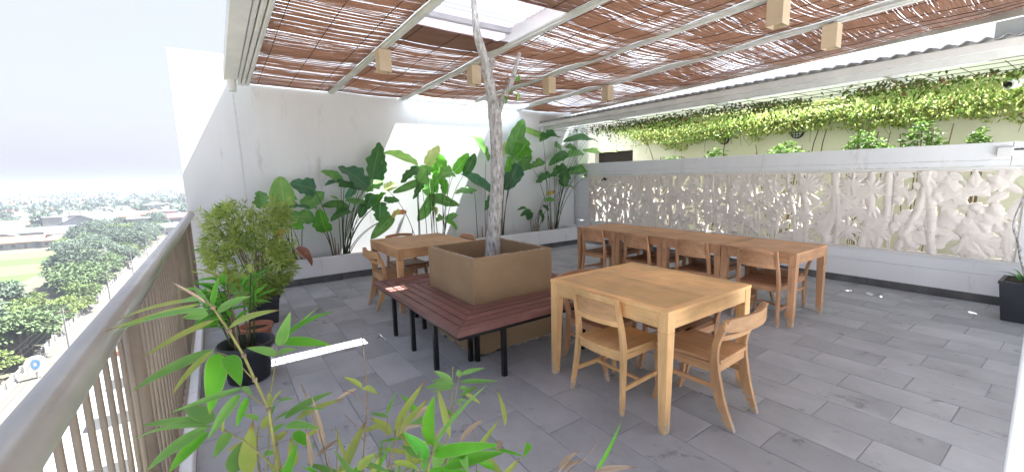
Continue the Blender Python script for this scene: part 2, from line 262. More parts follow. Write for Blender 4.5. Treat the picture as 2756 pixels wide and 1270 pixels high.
# ---- plant tables (world coordinates)
CALATHEA=[('c1',[(0.896,7.2,0.42),(1.002,7.2,0.42),(1.504,7.2,0.42)],[((0.856,7.237,1.262),(0.835,7.272,1.651),0.287,'l'),((0.882,7.275,1.22),(0.99,7.361,1.387),0.183,'m'),((0.572,7.263,1.221),(0.543,7.343,1.453),0.168,'m'),((1.254,7.106,1.458),(0.945,7.073,1.563),0.223,'t'),((1.15,7.308,1.203),(1.428,7.32,1.409),0.277,'m'),((1.283,7.298,1.176),(0.818,7.176,1.21),0.068,'t'),((1.217,7.203,1.016),(0.824,7.115,1.071),0.188,'m'),((1.407,7.22,0.808),(1.335,7.213,1.137),0.212,'b'),((0.893,7.103,0.914),(1.039,7.007,0.871),0.162,'b'),((0.902,7.161,0.918),(0.616,7.241,0.917),0.057,'d'),((0.724,7.268,0.876),(0.717,7.158,0.744),0.153,'o')]),('c2',[(1.537,7.22,0.42),(1.616,7.22,0.42),(1.636,7.22,0.42),(1.676,7.22,0.42)],[((1.713,7.295,1.562),(1.408,7.18,1.736),0.154,'m'),((1.762,7.256,1.55),(1.437,7.138,1.52),0.113,'t'),((2.064,7.12,1.49),(1.686,7.188,1.793),0.312,'t'),((1.972,7.166,1.452),(1.627,7.07,1.504),0.156,'d'),((2.091,7.336,1.435),(2.436,7.404,1.586),0.235,'m'),((2.197,7.184,1.643),(2.379,7.274,2.192),0.211,'d'),((2.34,7.239,1.609),(2.428,7.258,2.023),0.161,'d'),((1.881,7.165,1.455),(1.752,7.25,1.304),0.107,'t'),((1.701,7.272,1.213),(1.409,7.364,1.185),0.128,'m'),((1.77,7.317,1.187),(1.59,7.241,1.078),0.13,'m'),((2.047,7.199,1.218),(1.72,7.091,1.26),0.169,'m'),((1.752,7.152,1.092),(1.453,7.018,0.971),0.127,'d'),((2.02,7.186,1.188),(1.943,7.187,0.973),0.13,'d'),((2.157,7.121,1.341),(2.06,7.14,1.115),0.193,'d'),((2.19,7.194,1.189),(2.371,7.122,1.353),0.171,'b'),((2.331,7.3,1.177),(2.291,7.27,0.886),0.218,'d'),((2.386,7.189,1.243),(2.619,7.16,1.221),0.112,'d'),((2.53,7.275,0.945),(2.724,7.139,1.007),0.189,'o'),((2.504,7.335,0.921),(2.106,7.19,0.606),0.178,'m'),((2.215,7.285,0.34),(2.442,7.346,0.178),0.193,'b'),((1.596,7.124,1.305),(1.496,7.171,1.349),0.056,'l')]),('c3',[(2.985,7.26,0.42),(3.209,7.26,0.42),(3.273,7.26,0.42),(3.375,7.26,0.42),(3.505,7.26,0.42)],[((2.988,7.241,1.818),(2.42,7.235,2.022),0.207,'l'),((2.976,7.162,1.771),(2.633,7.024,1.537),0.134,'d'),((3.028,7.2,1.571),(3.252,7.289,1.83),0.249,'m'),((3.191,7.203,1.861),(3.461,7.242,2.17),0.171,'p'),((3.535,7.365,1.714),(3.439,7.45,2.08),0.29,'b'),((3.706,7.236,1.697),(3.387,7.174,1.597),0.219,'m'),((3.808,7.275,1.72),(4.12,7.319,2.045),0.18,'b'),((3.974,7.184,1.68),(4.218,7.221,2.029),0.159,'d'),((3.308,7.335,1.565),(3.296,7.4,1.273),0.262,'m'),((3.338,7.168,1.678),(3.391,7.255,1.331),0.166,'b'),((3.49,7.18,1.572),(3.491,7.115,1.294),0.145,'b'),((3.311,7.294,1.263),(3.04,7.374,0.831),0.234,'m'),((3.29,7.235,1.224),(3.853,7.316,1.067),0.191,'m'),((3.107,7.28,1.502),(2.905,7.208,1.239),0.096,'d'),((3.014,7.23,1.527),(2.526,7.124,1.368),0.118,'m'),((3.453,7.177,0.86),(3.269,7.064,0.812),0.118,'m'),((3.594,7.312,0.792),(3.867,7.411,0.869),0.111,'m'),((3.537,7.196,0.793),(3.67,7.058,0.633),0.147,'b'),((2.461,7.377,1.432),(2.668,7.36,1.481),0.137,'p'),((3.292,7.249,1.055),(3.299,7.159,0.92),0.098,'p')]),('c4',[(4.251,7.28,0.42),(4.287,7.28,0.42),(4.474,7.28,0.42),(4.834,7.28,0.42),(4.803,7.28,0.42)],[((4.531,7.311,1.936),(4.135,7.367,2.456),0.259,'m'),((5.111,7.28,2.081),(5.398,7.236,2.742),0.287,'m'),((5.207,7.192,2.029),(5.548,7.271,2.332),0.31,'b'),((4.504,7.187,1.279),(3.9,7.161,1.632),0.327,'t'),((4.265,7.364,1.348),(3.778,7.247,1.293),0.176,'m'),((5.309,7.341,1.808),(5.071,7.428,1.334),0.317,'t'),((5.311,7.319,1.709),(5.712,7.366,2.009),0.187,'m'),((4.948,7.203,1.71),(4.966,7.162,1.962),0.135,'b'),((5.077,7.213,1.853),(5.327,7.274,2.035),0.188,'m'),((4.556,7.245,1.181),(4.394,7.208,0.954),0.178,'d'),((4.974,7.4,2.038),(5.122,7.46,2.303),0.131,'p')]),('c5',[(6.143,7.24,0.42),(6.19,7.24,0.42),(6.237,7.24,0.42),(6.332,7.24,0.42)],[((6.062,7.355,2.438),(5.435,7.318,2.592),0.16,'l'),((6.381,7.247,2.422),(5.924,7.28,2.337),0.322,'d'),((7.336,7.245,2.417),(6.52,7.168,2.334),0.185,'d'),((7.217,7.229,2.43),(7.527,7.115,2.354),0.096,'d'),((7.263,7.223,2.131),(8.414,7.32,2.164),0.17,'l'),((7.236,7.351,2.094),(6.69,7.358,1.981),0.209,'m'),((6.641,7.25,2.081),(6.091,7.184,1.816),0.186,'d'),((5.88,7.16,1.9),(5.513,7.078,1.773),0.163,'m'),((5.687,7.312,1.805),(5.353,7.379,1.676),0.109,'m'),((6.563,7.219,1.798),(6.203,7.266,1.576),0.164,'d'),((7.196,7.31,1.687),(6.569,7.334,1.623),0.172,'d'),((7.07,7.286,1.688),(7.756,7.326,1.719),0.229,'m'),((6.562,7.22,1.622),(6.575,7.246,1.337),0.236,'d'),((7.218,7.202,1.556),(7.804,7.173,1.526),0.093,'l'),((6.172,7.309,1.629),(5.84,7.332,1.446),0.148,'d'),((6.891,7.205,2.224),(6.67,7.291,2.225),0.188,'m'),((6.341,7.283,2.287),(6.523,7.278,2.151),0.176,'m')]),('c6',[(5.631,7.22,0.42),(5.719,7.22,0.42)],[((5.375,7.123,0.913),(5.146,7.109,0.888),0.073,'d'),((5.519,7.175,0.85),(5.286,7.193,0.754),0.101,'d'),((5.576,7.222,0.81),(5.528,7.276,0.649),0.123,'d'),((5.849,7.262,0.807),(5.975,7.312,0.54),0.16,'d'),((5.956,7.197,1.04),(6.286,7.208,1.029),0.104,'m'),((5.979,7.282,0.909),(6.186,7.339,0.798),0.088,'d'),((6.646,7.197,1.342),(6.941,7.258,1.244),0.072,'m'),((6.121,7.311,1.175),(6.374,7.333,1.228),0.078,'o')])]
BAMBOO=[[((-0.052,1.457,1.274),(-0.297,1.725,1.18),0.0151,'y'),((-0.062,1.407,1.271),(-0.292,1.563,1.199),0.0137,'y'),((-0.045,1.351,1.267),(-0.279,1.583,1.18),0.0196,'g'),((-0.038,1.432,1.212),(-0.221,1.536,1.107),0.0193,'y'),((-0.028,1.4,1.242),(0.057,1.4,1.274),0.0254,'g'),((-0.006,1.381,1.197),(0.112,1.229,1.264),0.0231,'y'),((-0.047,1.43,1.277),(-0.112,1.493,1.264),0.0207,'g'),((-0.049,1.41,1.238),(-0.108,1.432,1.236),0.0262,'g'),((-0.045,1.406,1.263),(-0.077,1.505,1.307),0.0139,'g'),((-0.036,1.402,1.262),(-0.015,1.454,1.333),0.0147,'b'),((-0.049,1.341,1.288),(-0.114,1.315,1.363),0.007,'x'),((-0.045,1.364,1.147),(-0.246,1.521,1.026),0.0289,'g'),((-0.047,1.339,1.154),(-0.158,1.438,1.013),0.0236,'y'),((-0.039,1.381,1.131),(-0.068,1.267,1.014),0.0482,'b'),((-0.016,1.345,1.131),(0.005,1.253,1.074),0.0394,'b'),((0.007,1.265,1.063),(-0.147,1.279,1.041),0.0147,'g'),((0.004,1.298,1.051),(0.027,1.205,1.061),0.0143,'g'),((-0.0,1.284,1.04),(-0.076,1.212,0.977),0.0244,'g'),((0.018,1.3,1.018),(-0.016,1.283,0.95),0.0185,'b'),((-0.072,1.369,0.944),(-0.234,1.502,0.929),0.0253,'g'),((-0.064,1.319,0.954),(-0.276,1.55,0.861),0.0118,'g'),((-0.077,1.301,0.964),(-0.22,1.36,0.864),0.0301,'g'),((-0.08,1.332,0.936),(-0.174,1.36,0.843),0.0325,'b'),((-0.062,1.306,0.976),(-0.129,1.435,0.975),0.0359,'g'),((-0.034,1.31,0.929),(-0.07,1.22,0.92),0.0263,'g'),((-0.044,1.345,0.919),(-0.01,1.24,1.027),0.0171,'y')],[((0.133,1.661,1.017),(0.175,1.615,1.147),0.0348,'g'),((0.143,1.66,1.026),(0.277,1.696,1.121),0.0116,'g'),((0.151,1.685,1.03),(0.312,1.569,1.132),0.0247,'b'),((0.146,1.686,1.02),(0.299,1.609,0.992),0.0387,'b'),((0.12,1.645,0.994),(0.034,1.626,1.047),0.0271,'g'),((0.126,1.667,0.986),(0.187,1.642,0.995),0.0222,'g')],[((0.073,1.427,0.91),(0.08,1.538,0.908),0.0127,'y'),((0.075,1.386,0.932),(0.108,1.338,0.997),0.0186,'y'),((0.074,1.415,0.89),(0.124,1.274,0.989),0.0281,'g'),((0.1,1.306,0.924),(0.226,1.246,0.99),0.0263,'g'),((0.074,1.38,0.884),(0.197,1.218,0.958),0.0204,'g'),((0.047,1.397,0.862),(0.074,1.474,0.862),0.023,'y'),((0.066,1.353,0.867),(0.1,1.318,0.9),0.02,'g'),((0.099,1.316,0.892),(0.176,1.213,0.906),0.0266,'g'),((0.125,1.379,0.831),(0.167,1.315,0.798),0.03,'b'),((0.07,1.411,0.801),(0.118,1.477,0.787),0.0209,'y'),((0.039,1.404,0.895),(0.001,1.379,0.935),0.0159,'g'),((0.137,1.379,0.87),(0.267,1.297,0.931),0.0191,'y'),((-0.003,1.385,0.746),(0.025,1.352,0.922),0.0453,'y'),((0.115,1.37,0.728),(0.116,1.382,0.818),0.0282,'y'),((0.151,1.266,0.77),(0.147,1.283,0.89),0.0129,'x'),((0.176,1.241,0.846),(0.151,1.316,1.003),0.0068,'x'),((0.191,1.266,0.821),(0.166,1.264,1.002),0.0096,'x'),((0.175,1.31,0.769),(0.245,1.343,0.779),0.0135,'x'),((0.041,1.319,0.831),(0.066,1.309,0.826),0.0169,'g'),((-0.038,1.394,0.757),(0.005,1.48,0.805),0.0517,'g')],[((0.332,1.35,0.923),(0.27,1.341,0.983),0.0188,'y'),((0.322,1.298,0.948),(0.34,1.202,0.959),0.0204,'y'),((0.321,1.381,0.909),(0.248,1.377,0.892),0.0116,'x'),((0.384,1.278,0.842),(0.418,1.261,0.92),0.0105,'g'),((0.386,1.279,0.834),(0.345,1.334,0.834),0.0129,'g'),((0.39,1.29,0.839),(0.398,1.204,0.92),0.0081,'g'),((0.394,1.278,0.773),(0.331,1.286,0.85),0.0301,'y'),((0.399,1.251,0.798),(0.485,1.18,0.972),0.0232,'y'),((0.393,1.225,0.793),(0.496,1.18,0.909),0.0205,'y')],[((0.602,1.242,0.904),(0.544,1.257,0.955),0.0223,'g'),((0.64,1.25,0.907),(0.645,1.272,0.924),0.0201,'g'),((0.615,1.187,0.949),(0.658,1.103,0.989),0.015,'g'),((0.603,1.24,0.904),(0.575,1.356,0.868),0.0154,'g'),((0.646,1.259,0.882),(0.761,1.189,0.876),0.0159,'g'),((0.591,1.196,0.917),(0.526,1.303,0.875),0.0191,'g'),((0.603,1.233,0.885),(0.548,1.286,0.864),0.0154,'g'),((0.633,1.244,0.866),(0.673,1.245,0.852),0.0183,'g'),((0.624,1.219,0.852),(0.716,1.254,0.841),0.018,'g'),((0.634,1.202,0.865),(0.664,1.15,0.839),0.0136,'y'),((0.627,1.256,0.815),(0.633,1.183,0.849),0.0114,'g'),((0.602,1.21,0.843),(0.639,1.257,0.793),0.0152,'g'),((0.506,1.241,0.797),(0.478,1.334,0.744),0.0216,'g'),((0.575,1.27,0.797),(0.616,1.22,0.771),0.0148,'g'),((0.556,1.235,0.805),(0.603,1.266,0.775),0.0169,'g')],[((0.434,1.034,0.847),(0.426,0.983,1.028),0.0451,'b'),((0.421,0.995,0.874),(0.563,0.935,1.033),0.0122,'g'),((0.405,1.003,0.841),(0.344,1.019,0.933),0.0333,'d'),((0.378,0.983,0.866),(0.343,1.033,0.886),0.0205,'g'),((0.43,1.022,0.83),(0.543,0.85,0.907),0.0343,'b'),((0.43,0.951,0.833),(0.597,0.912,0.827),0.0326,'b'),((0.447,1.014,0.864),(0.44,1.04,0.757),0.0363,'g'),((0.375,0.965,0.839),(0.397,1.006,0.846),0.0202,'g'),((0.54,0.958,0.79),(0.634,0.999,0.693),0.022,'b'),((0.491,0.967,0.838),(0.461,0.878,0.847),0.0215,'g'),((0.415,1.028,0.782),(0.489,0.913,0.814),0.0182,'b'),((0.486,0.969,0.872),(0.593,1.008,0.88),0.0145,'x'),((0.358,1.071,0.896),(0.391,0.969,0.958),0.0125,'x'),((0.321,1.037,0.845),(0.407,1.065,0.757),0.0174,'y'),((0.237,1.077,0.837),(0.29,1.072,0.866),0.0238,'y')],[((0.719,0.82,0.762),(0.732,0.746,0.869),0.019,'x'),((0.749,0.822,0.747),(0.732,0.739,0.845),0.0151,'x'),((0.779,0.744,0.781),(0.862,0.661,0.812),0.0158,'x')]]
BAMBOO_STEMS=[([(0.066,1.228,0.767),(0.061,1.268,0.983),(0.038,1.299,1.064),(0.02,1.323,1.129),(-0.006,1.353,1.197),(-0.036,1.385,1.262),(-0.051,1.399,1.283)],0.005),([(0.036,1.3,1.064),(0.013,1.322,1.097),(-0.016,1.348,1.13),(-0.042,1.368,1.142)],0.002),([(0.059,1.272,0.991),(0.028,1.297,1.016),(0.007,1.316,1.039)],0.002),([(0.056,1.245,0.827),(-0.0,1.297,0.897),(-0.034,1.325,0.922),(-0.068,1.352,0.943)],0.0025),([(0.05,1.631,0.54),(0.092,1.656,0.853),(0.119,1.658,0.972),(0.132,1.656,1.016)],0.003),([(0.083,1.327,0.694),(0.074,1.355,0.825),(0.068,1.377,0.921)],0.005),([(0.025,1.367,0.696),(0.025,1.389,0.818),(0.036,1.391,0.878)],0.004),([(0.205,1.296,0.655),(0.196,1.325,0.791),(0.173,1.366,0.927),(0.159,1.384,0.977)],0.0025),([(0.292,1.289,0.613),(0.305,1.297,0.712),(0.331,1.306,0.87),(0.338,1.319,0.969),(0.342,1.34,1.111)],0.0035),([(0.33,1.311,0.887),(0.299,1.338,0.922),(0.275,1.356,0.931)],0.0016),([(0.313,1.302,0.767),(0.292,1.326,0.823),(0.269,1.347,0.853)],0.0016),([(0.364,1.242,0.631),(0.368,1.26,0.75),(0.383,1.266,0.844)],0.002),([(0.379,1.231,0.63),(0.39,1.244,0.749),(0.397,1.247,0.796)],0.003),([(0.544,1.223,0.533),(0.568,1.233,0.69),(0.595,1.233,0.8),(0.629,1.231,0.927)],0.003),([(0.379,1.003,0.739),(0.416,0.997,0.853),(0.421,0.998,0.876)],0.0045),([(0.612,1.247,0.953),(0.597,1.238,0.843),(0.585,1.235,0.775)],0.0018),([(0.448,1.02,0.753),(0.475,1.012,0.819),(0.484,1.007,0.829)],0.003),([(0.742,0.814,0.755),(0.783,0.791,0.791),(0.812,0.776,0.82),(0.82,0.774,0.841),(0.811,0.784,0.863)],0.0015)]
# ================================================================== STRUCTURE: terrace floor
fl = MB().box(-.40, 7.6, -7, 7.55, -.35, -.005).build('floor', W_['grout']); tag(fl, kind='structure')
tm = MB().quads([(-.297,-.147,-.02),(.297,-.147,-.02),(.297,.147,-.02),(-.297,.147,-.02)], [(-.297,-.147,-.003),(.297,-.147,-.003),(.297,.147,-.003),(-.297,.147,-.003)])
tm.add([(-.297,-.147,-.003),(.297,-.147,-.003),(.297,.147,-.003),(-.297,.147,-.003),(-.293,-.143,0),(.293,-.143,0),(.293,.143,0),(-.293,.143,0)], [(4,5,6,7),(0,1,5,4),(1,2,6,5),(2,3,7,6),(3,0,4,7)])
tm.f = [f for f in tm.f if f != (4,5,6,7)]
tile_me = tm.mesh('tile'); tile_me.materials.append(W_['tile'])
tiles = []
for i in range(25):
    x = -.245 + .15 + .3*i
    y = -.5 + (.3 if i % 2 else 0) + random.uniform(-.05,.05)
    while y < 7.0:
        tiles.append((x, y+.3)); y += .6
def seen(x, y):
    d = Vector((x, y, -1.6)); z = -d.dot(CZ)
    if z < .1: return 0
    u, v = d.dot(CX)/z, d.dot(CY)/z
    return (1/z**2) if abs(u) < 1.3 and abs(v) < .65 else 0
tiles.sort(key=lambda t: -seen(*t))
rest = MB()
for k, (x, y) in enumerate(tiles):
    y1 = min(y+.297, 7.05)
    if k < 299 and y+.297 <= 7.06:
        o = obj('tile', tile_me, fl); o.location = (x, y, random.uniform(-.0012,.0012)); o.rotation_euler = (random.uniform(-.002,.002), random.uniform(-.0015,.0015), math.pi/2 + (math.pi if random.random() < .5 else 0))
    else: rest.box(x-.147, x+.147, y-.297, y1, -.02, random.uniform(-.001,.001))
rt = rest.build('tile', W_['tile'], fl); rt['kind'] = 'stuff'
bt = MB()
for i in range(12):
    for j in range(10): bt.box(-.24+.62*i, -.24+.62*i+.61, -6.95+.64*j, -6.95+.64*j+.63, -.02, -.0015)
tag(bt.build('tile', W_['whiteclean'], fl), kind='stuff')  # white floor added out of view to bounce sunlight under the roof
ll = MB()
for k in range(150):       # grit, chips and leaf crumbs swept about the floor
    x, y = random.uniform(-.2,7.1), random.uniform(.3,6.9); a, q = random.uniform(.003,.012), random.uniform(0,6.3); c, s = math.cos(q)*a, math.sin(q)*a; e = random.uniform(.25,.6)
    ll.add([(x+c,y+s,.003),(x-s*e,y+c*e,.007),(x-c,y-s,.003),(x+s*e,y-c*e,.004)], [(0,1,2,3)])
tag(ll.build('leaf_litter', W_['drycane'], fl), kind='stuff')
# kerb of the balcony edge
MB().box(-.385, -.246, -7, 7.54, -.3, .085).build('kerb', W_['white'], None, bevel=.01)
tag(bpy.data.objects['kerb'], 'low white painted kerb carrying the balcony railing', 'kerb')

# ------------------------------------------------------------------ back wall and planter
bw = empty('back_wall', (3,7.55,0), label='tall white plastered wall behind the big-leaf plants, rising above the roof at the balcony end', cat='wall')
def B(name, m, par, *b, bevel=0):
    c = par.location if par else Vector((0,0,0))
    return MB().box(b[0]-c.x,b[1]-c.x,b[2]-c.y,b[3]-c.y,b[4]-c.z,b[5]-c.z).build(name, m, par, bevel=bevel)
B('wall', W_['white'], bw, -.352, 7.25, 7.55, 7.78, -.3, 3.425, bevel=.006)
B('corner_pier', W_['white'], bw, 7.252, 7.62, 7.5, 7.78, 0, 2.86)
B('roof_flashing', W_['trim'], bw, 2.97, 5.5, 7.513, 7.548, 3.02, 3.075)
MB().tube([(7.18-3,-.035,.4),(7.18-3,-.035,2.9)], .018).build('conduit', W_['trim'], bw, smooth=True)
pl = empty('wall_planter', (3.3,7.06,0), label='long low white planter built against the tall wall, holding the big-leaf plants', cat='planter')
B('front_panel', W_['white'], pl, -.24, 6.8, 7.06, 7.13, .1, .395, bevel=.008)
B('end_panel', W_['white'], pl, 6.732, 6.803, 7.132, 7.549, .1, .393, bevel=.008)
B('soil', W_['soil'], pl, -.24, 6.73, 7.13, 7.549, .05, .33)
B('kerb_step', W_['white'], pl, -.24, .02, 7.0, 7.058, .1, .62, bevel=.008)
x = -.24
while x < 6.8:
    B('skirting_tile', W_['skirt'], pl, x+.002, min(x+.598,6.81), 7.052, 7.12, -.01, .1, bevel=.003); x += .6
B('skirting_tile', W_['skirt'], pl, 6.735, 6.812, 7.122, 7.548, -.01, .1, bevel=.003)

# ------------------------------------------------------------------ carved screen wall
XW = 7.25
sw = empty('screen_wall', (XW,3.8,0), label='white garden wall set with a row of carved openwork stone panels', cat='wall')
B('base_wall', W_['white'], sw, XW, XW+.13, -1.2, 7.5, .1, .335)
B('base_course', W_['white'], sw, XW+.001, XW+.13, -1.2, 7.5, .338, .475)
B('sill', W_['whiteclean'], sw, XW-.012, XW+.13, .36, 7.3, .478, .51, bevel=.004)
B('lintel', W_['whiteclean'], sw, XW-.006, XW+.13, .36, 7.3, 1.553, 1.588, bevel=.004)
for a, b in ((-1.2,.66), (.664,3.26), (3.264,7.5)):
    B('wall_block', W_['white'], sw, XW+.001, XW+.13, a, b, 1.591, 1.655)
    B('wall_block', W_['white'], sw, XW, XW+.13, a, b, 1.658, 1.855, bevel=.006)
for z0, z1 in ((.515,.765),(.768,1.02),(1.023,1.275),(1.278,1.53)): B('wall_block', W_['white'], sw, XW, XW+.13, -1.2, .44, z0, z1)
B('side_frame', W_['whiteclean'], sw, XW-.008, XW+.13, .443, .53, .512, 1.551, bevel=.004)
for z0, z1 in ((.515,.86),(.863,1.2),(1.203,1.53)): B('wall_block', W_['white'], sw, XW, XW+.13, 7.135, 7.5, z0, z1)
y = -1.2
while y < 7.0:
    B('skirting_tile', W_['skirt'], sw, XW-.012, XW+.05, y+.002, min(y+.598,7.05), -.01, .1, bevel=.003); y += .6
NYP, NZP = 150, 142; PW, PH = 1.098, 1.04
gu, gv = np.meshgrid((np.arange(NYP)+.5)/NYP*PW, (np.arange(NZP)+.5)/NZP*PH, indexing='ij')
def carve(style, seed):
    r = np.random.default_rng(seed); Hh = np.zeros_like(gu)
    def leafe(bx, by, ang, l, wd, h, p=.7, groove=.006):
        nonlocal Hh
        c, s = math.cos(ang), math.sin(ang); s_ = ((gu-bx)*c+(gv-by)*s)/l; t = -(gu-bx)*s+(gv-by)*c
        t = t + .12*l*np.sin(np.clip(s_,0,1)*3.14)*(r.random()-.5)
        hw = wd/2*np.where((s_ > 0)&(s_ < 1), np.sin(np.pi*np.clip(s_,0,1)**p)**.75, 0)
        ins = np.abs(t) < hw; q = np.where(ins, t/np.maximum(hw,1e-5), 0)
        z = h*.6 + .008*(1-q*q) - groove*.6*np.exp(-(q/.16)**2) - .005*np.clip(s_,0,1)
        Hh = np.where(ins, np.where(z > Hh, z, Hh), Hh)
    def disc(cx, cy, rad, h, petals=0):
        nonlocal Hh
        dx, dy = gu-cx, gv-cy; rr = np.hypot(dx,dy); an = np.arctan2(dy,dx)
        lim = rad*(1+.12*np.sin(an*3+r.random()*6)+.07*np.sin(an*7+r.random()*6)); q = rr/lim
        z = h + .02*(1-q**2) + .004*np.sin(an*(petals or 9))*q; Hh = np.where((q < 1)&(z > Hh), z, Hh)
    def stalk(x0, y0, x1, y1, wd, h):
        nonlocal Hh
        l = math.hypot(x1-x0,y1-y0); c, s = (x1-x0)/l, (y1-y0)/l; s_ = (gu-x0)*c+(gv-y0)*s; t = -(gu-x0)*s+(gv-y0)*c + .02*np.sin(s_*6+seed)
        ins = (np.abs(t) < wd/2)&(s_ > 0)&(s_ < l); z = h+.014*(1-(t/wd*2)**2) - .006*((s_*7)%1 < .08); Hh = np.where(ins&(z > Hh), z, Hh)
    def fan(cx, cy, n, l, wd, h, a0=0, a1=2*math.pi):
        for k in range(n): leafe(cx, cy, a0+(a1-a0)*(k+.5*r.random())/n, l*r.uniform(.75,1.1), wd, h+r.uniform(0,.012), .6)
    if style == 0:      # broad lotus-like leaves
        for k in range(30): disc(r.uniform(0,PW), r.uniform(0,PH), r.uniform(.05,.11), r.uniform(.004,.02), 2)
        for k in range(125): leafe(r.uniform(0,PW), r.uniform(0,PH), r.uniform(0,6.3), r.uniform(.14,.26), r.uniform(.07,.12), r.uniform(.012,.035))
        for k in range(3): stalk(r.uniform(.55,PW), 0, r.uniform(.6,PW), PH, .08, .02)
    elif style == 1:    # palm crowns and trunks
        for k in range(5): x = .08+.22*k+r.uniform(-.04,.04); stalk(x, 0, x+r.uniform(-.15,.15), PH, .085, .012)
        for k in range(20): fan(r.uniform(.05,PW-.05), r.uniform(.05,PH-.03), 13, r.uniform(.12,.21), .045, r.uniform(.015,.03))
        for k in range(60): leafe(r.uniform(0,PW), r.uniform(0,PH), r.uniform(0,6.3), .22, .08, .006)
    elif style == 2:    # flowers between reeds
        for k in range(7): x = r.uniform(0,PW); stalk(x, 0, x+r.uniform(-.2,.2), PH, .04, .008)
        for k in range(24):
            cx, cy = r.uniform(.05,PW-.05), r.uniform(.05,PH-.05); fan(cx, cy, 12, r.uniform(.08,.14), .045, r.uniform(.012,.028)); disc(cx, cy, .028, .03)
        for k in range(150): leafe(r.uniform(0,PW), r.uniform(0,PH), r.uniform(0,6.3), r.uniform(.1,.2), .06, r.uniform(.004,.02))
    else:               # upright reeds and small leaves
        for k in range(12): x = r.uniform(0,PW); stalk(x, 0, x+r.uniform(-.25,.25), PH, .035, r.uniform(.006,.02))
        for k in range(240): leafe(r.uniform(0,PW), r.uniform(-.05,PH), r.choice([1.57,1.2,1.9,.8,2.4])+r.uniform(-.4,.4), r.uniform(.1,.22), r.uniform(.036,.06), r.uniform(.004,.026))
        for k in range(6): disc(r.uniform(.1,PW-.1), r.uniform(.1,PH-.1), r.uniform(.05,.09), .02, 8)
    e = .022; Hh = np.where((gu < e*.5)|(gu > PW-e*.5)|(gv < e)|(gv > PH-e), np.maximum(Hh,.012), Hh)
    return Hh
for k, st in enumerate((0,1,2,2,3,3)):
    Hh = carve(st, 20+k*7); on = Hh > 0; y0 = .531+1.1*k
    # vertex heights = mean of covered neighbours, front sheet + back sheet + walls of the holes
    A = np.zeros((NYP+1,NZP+1)); N = np.zeros_like(A)
    for a in (0,1):
        for b in (0,1): A[a:a+NYP,b:b+NZP] += Hh*on; N[a:a+NYP,b:b+NZP] += on
    A = A/np.maximum(N,1)
    uu, vv = np.meshgrid(np.arange(NYP+1)/NYP*PW+y0-3.8, np.arange(NZP+1)/NZP*PH+.511, indexing='ij')
    jit = RNG.uniform(-.0015,.0015,uu.shape)
    F = np.stack([.028-A, uu+jit, vv+jit[::-1]], -1).reshape(-1,3); Bk = np.stack([np.full_like(A,.06), uu+jit, vv+jit[::-1]], -1).reshape(-1,3); nV = len(F)
    idx = np.arange((NYP+1)*(NZP+1)).reshape(NYP+1,NZP+1); i, j = np.nonzero(on)
    q = np.stack([idx[i,j], idx[i,j+1], idx[i+1,j+1], idx[i+1,j]], -1); fs = [q, q[:,::-1]+nV]
    pad = np.pad(on,1)
    for di, dj, a, b in ((-1,0,(0,0),(0,1)),(1,0,(1,1),(1,0)),(0,-1,(1,0),(0,0)),(0,1,(0,1),(1,1))):
        e = on & ~pad[1+di:1+di+NYP, 1+dj:1+dj+NZP]; i, j = np.nonzero(e)
        p0 = idx[i+a[0],j+a[1]]; p1 = idx[i+b[0],j+b[1]]; fs.append(np.stack([p1,p0,p0+nV,p1+nV],-1))
    raw('carved_panel', np.concatenate([F,Bk]), np.concatenate(fs), W_['cast'], sw, smooth=False)

# ------------------------------------------------------------------ cream garden wall beyond, with openings and lights
cw = empty('cream_garden_wall', (8.8,4,0), label='cream painted wall beyond the carved panels, overgrown with vines at the top', cat='wall')
XC = 8.8
B('wall', W_['cream'], cw, XC, XC+.2, -4, 7.1, 0, 3.0)
B('wall', W_['cream'], cw, XC, XC+.2, 7.1, 8.55, 2.19, 3.0)
B('wall', W_['cream'], cw, XC, XC+.2, 7.1, 8.55, 0, 1.4)
B('wall', W_['cream'], cw, XC, XC+.2, 8.55, 14, 0, 3.0)
B('window_recess', W_['dark'], cw, XC+.16, XC+.19, 7.1, 8.55, 1.401, 2.189)
B('window_jamb', W_['cream'], cw, XC-.01, XC+.15, 8.40, 8.549, 1.402, 2.188)
cg = MB().box(7.6,8.8,-4,14,-.3,-.02).build('garden_bed', W_['soil']); tag(cg, kind='structure')
for yy, zz, wh in ((3.39,2.265,'round caged bulkhead light on the cream wall above the leafy shrubs'),(4.742,2.254,'smaller-looking caged bulkhead light farther along the cream wall, above a lone leafy stem'),(2.02,2.33,'caged bulkhead light on the cream wall half hidden by vine leaves')):
    t = empty('bulkhead_light', (XC,yy,zz), label=wh, cat='wall light', group='bulkhead lights on the cream wall')
    mb = MB().lathe([(0,-.02),(.105,-.02),(.105,.03),(.09,.045),(.088,.03),(0,.028)], 24)
    mb.v = [(-z, x, y) for x, y, z in mb.v]; mb.build('ring', W_['black'], t, smooth=False)
    mb = MB().lathe([(.088,.03),(.07,.06),(.04,.075),(0,.08)], 20); mb.v = [(-z, x, y) for x, y, z in mb.v]; mb.build('glass', W_['whiteclean'], t, smooth=True)
    mb = MB()
    for s in (-.045,0,.045): mb.box(-.088,-.08,s-.005,s+.005,-.085,.085)
    mb.box(-.089,-.081,-.095,.095,-.005,.005); mb.box(-.0885,-.0805,-.09,.09,.038,.047); mb.box(-.0885,-.0805,-.09,.09,-.047,-.038); mb.build('cage', W_['black'], t)

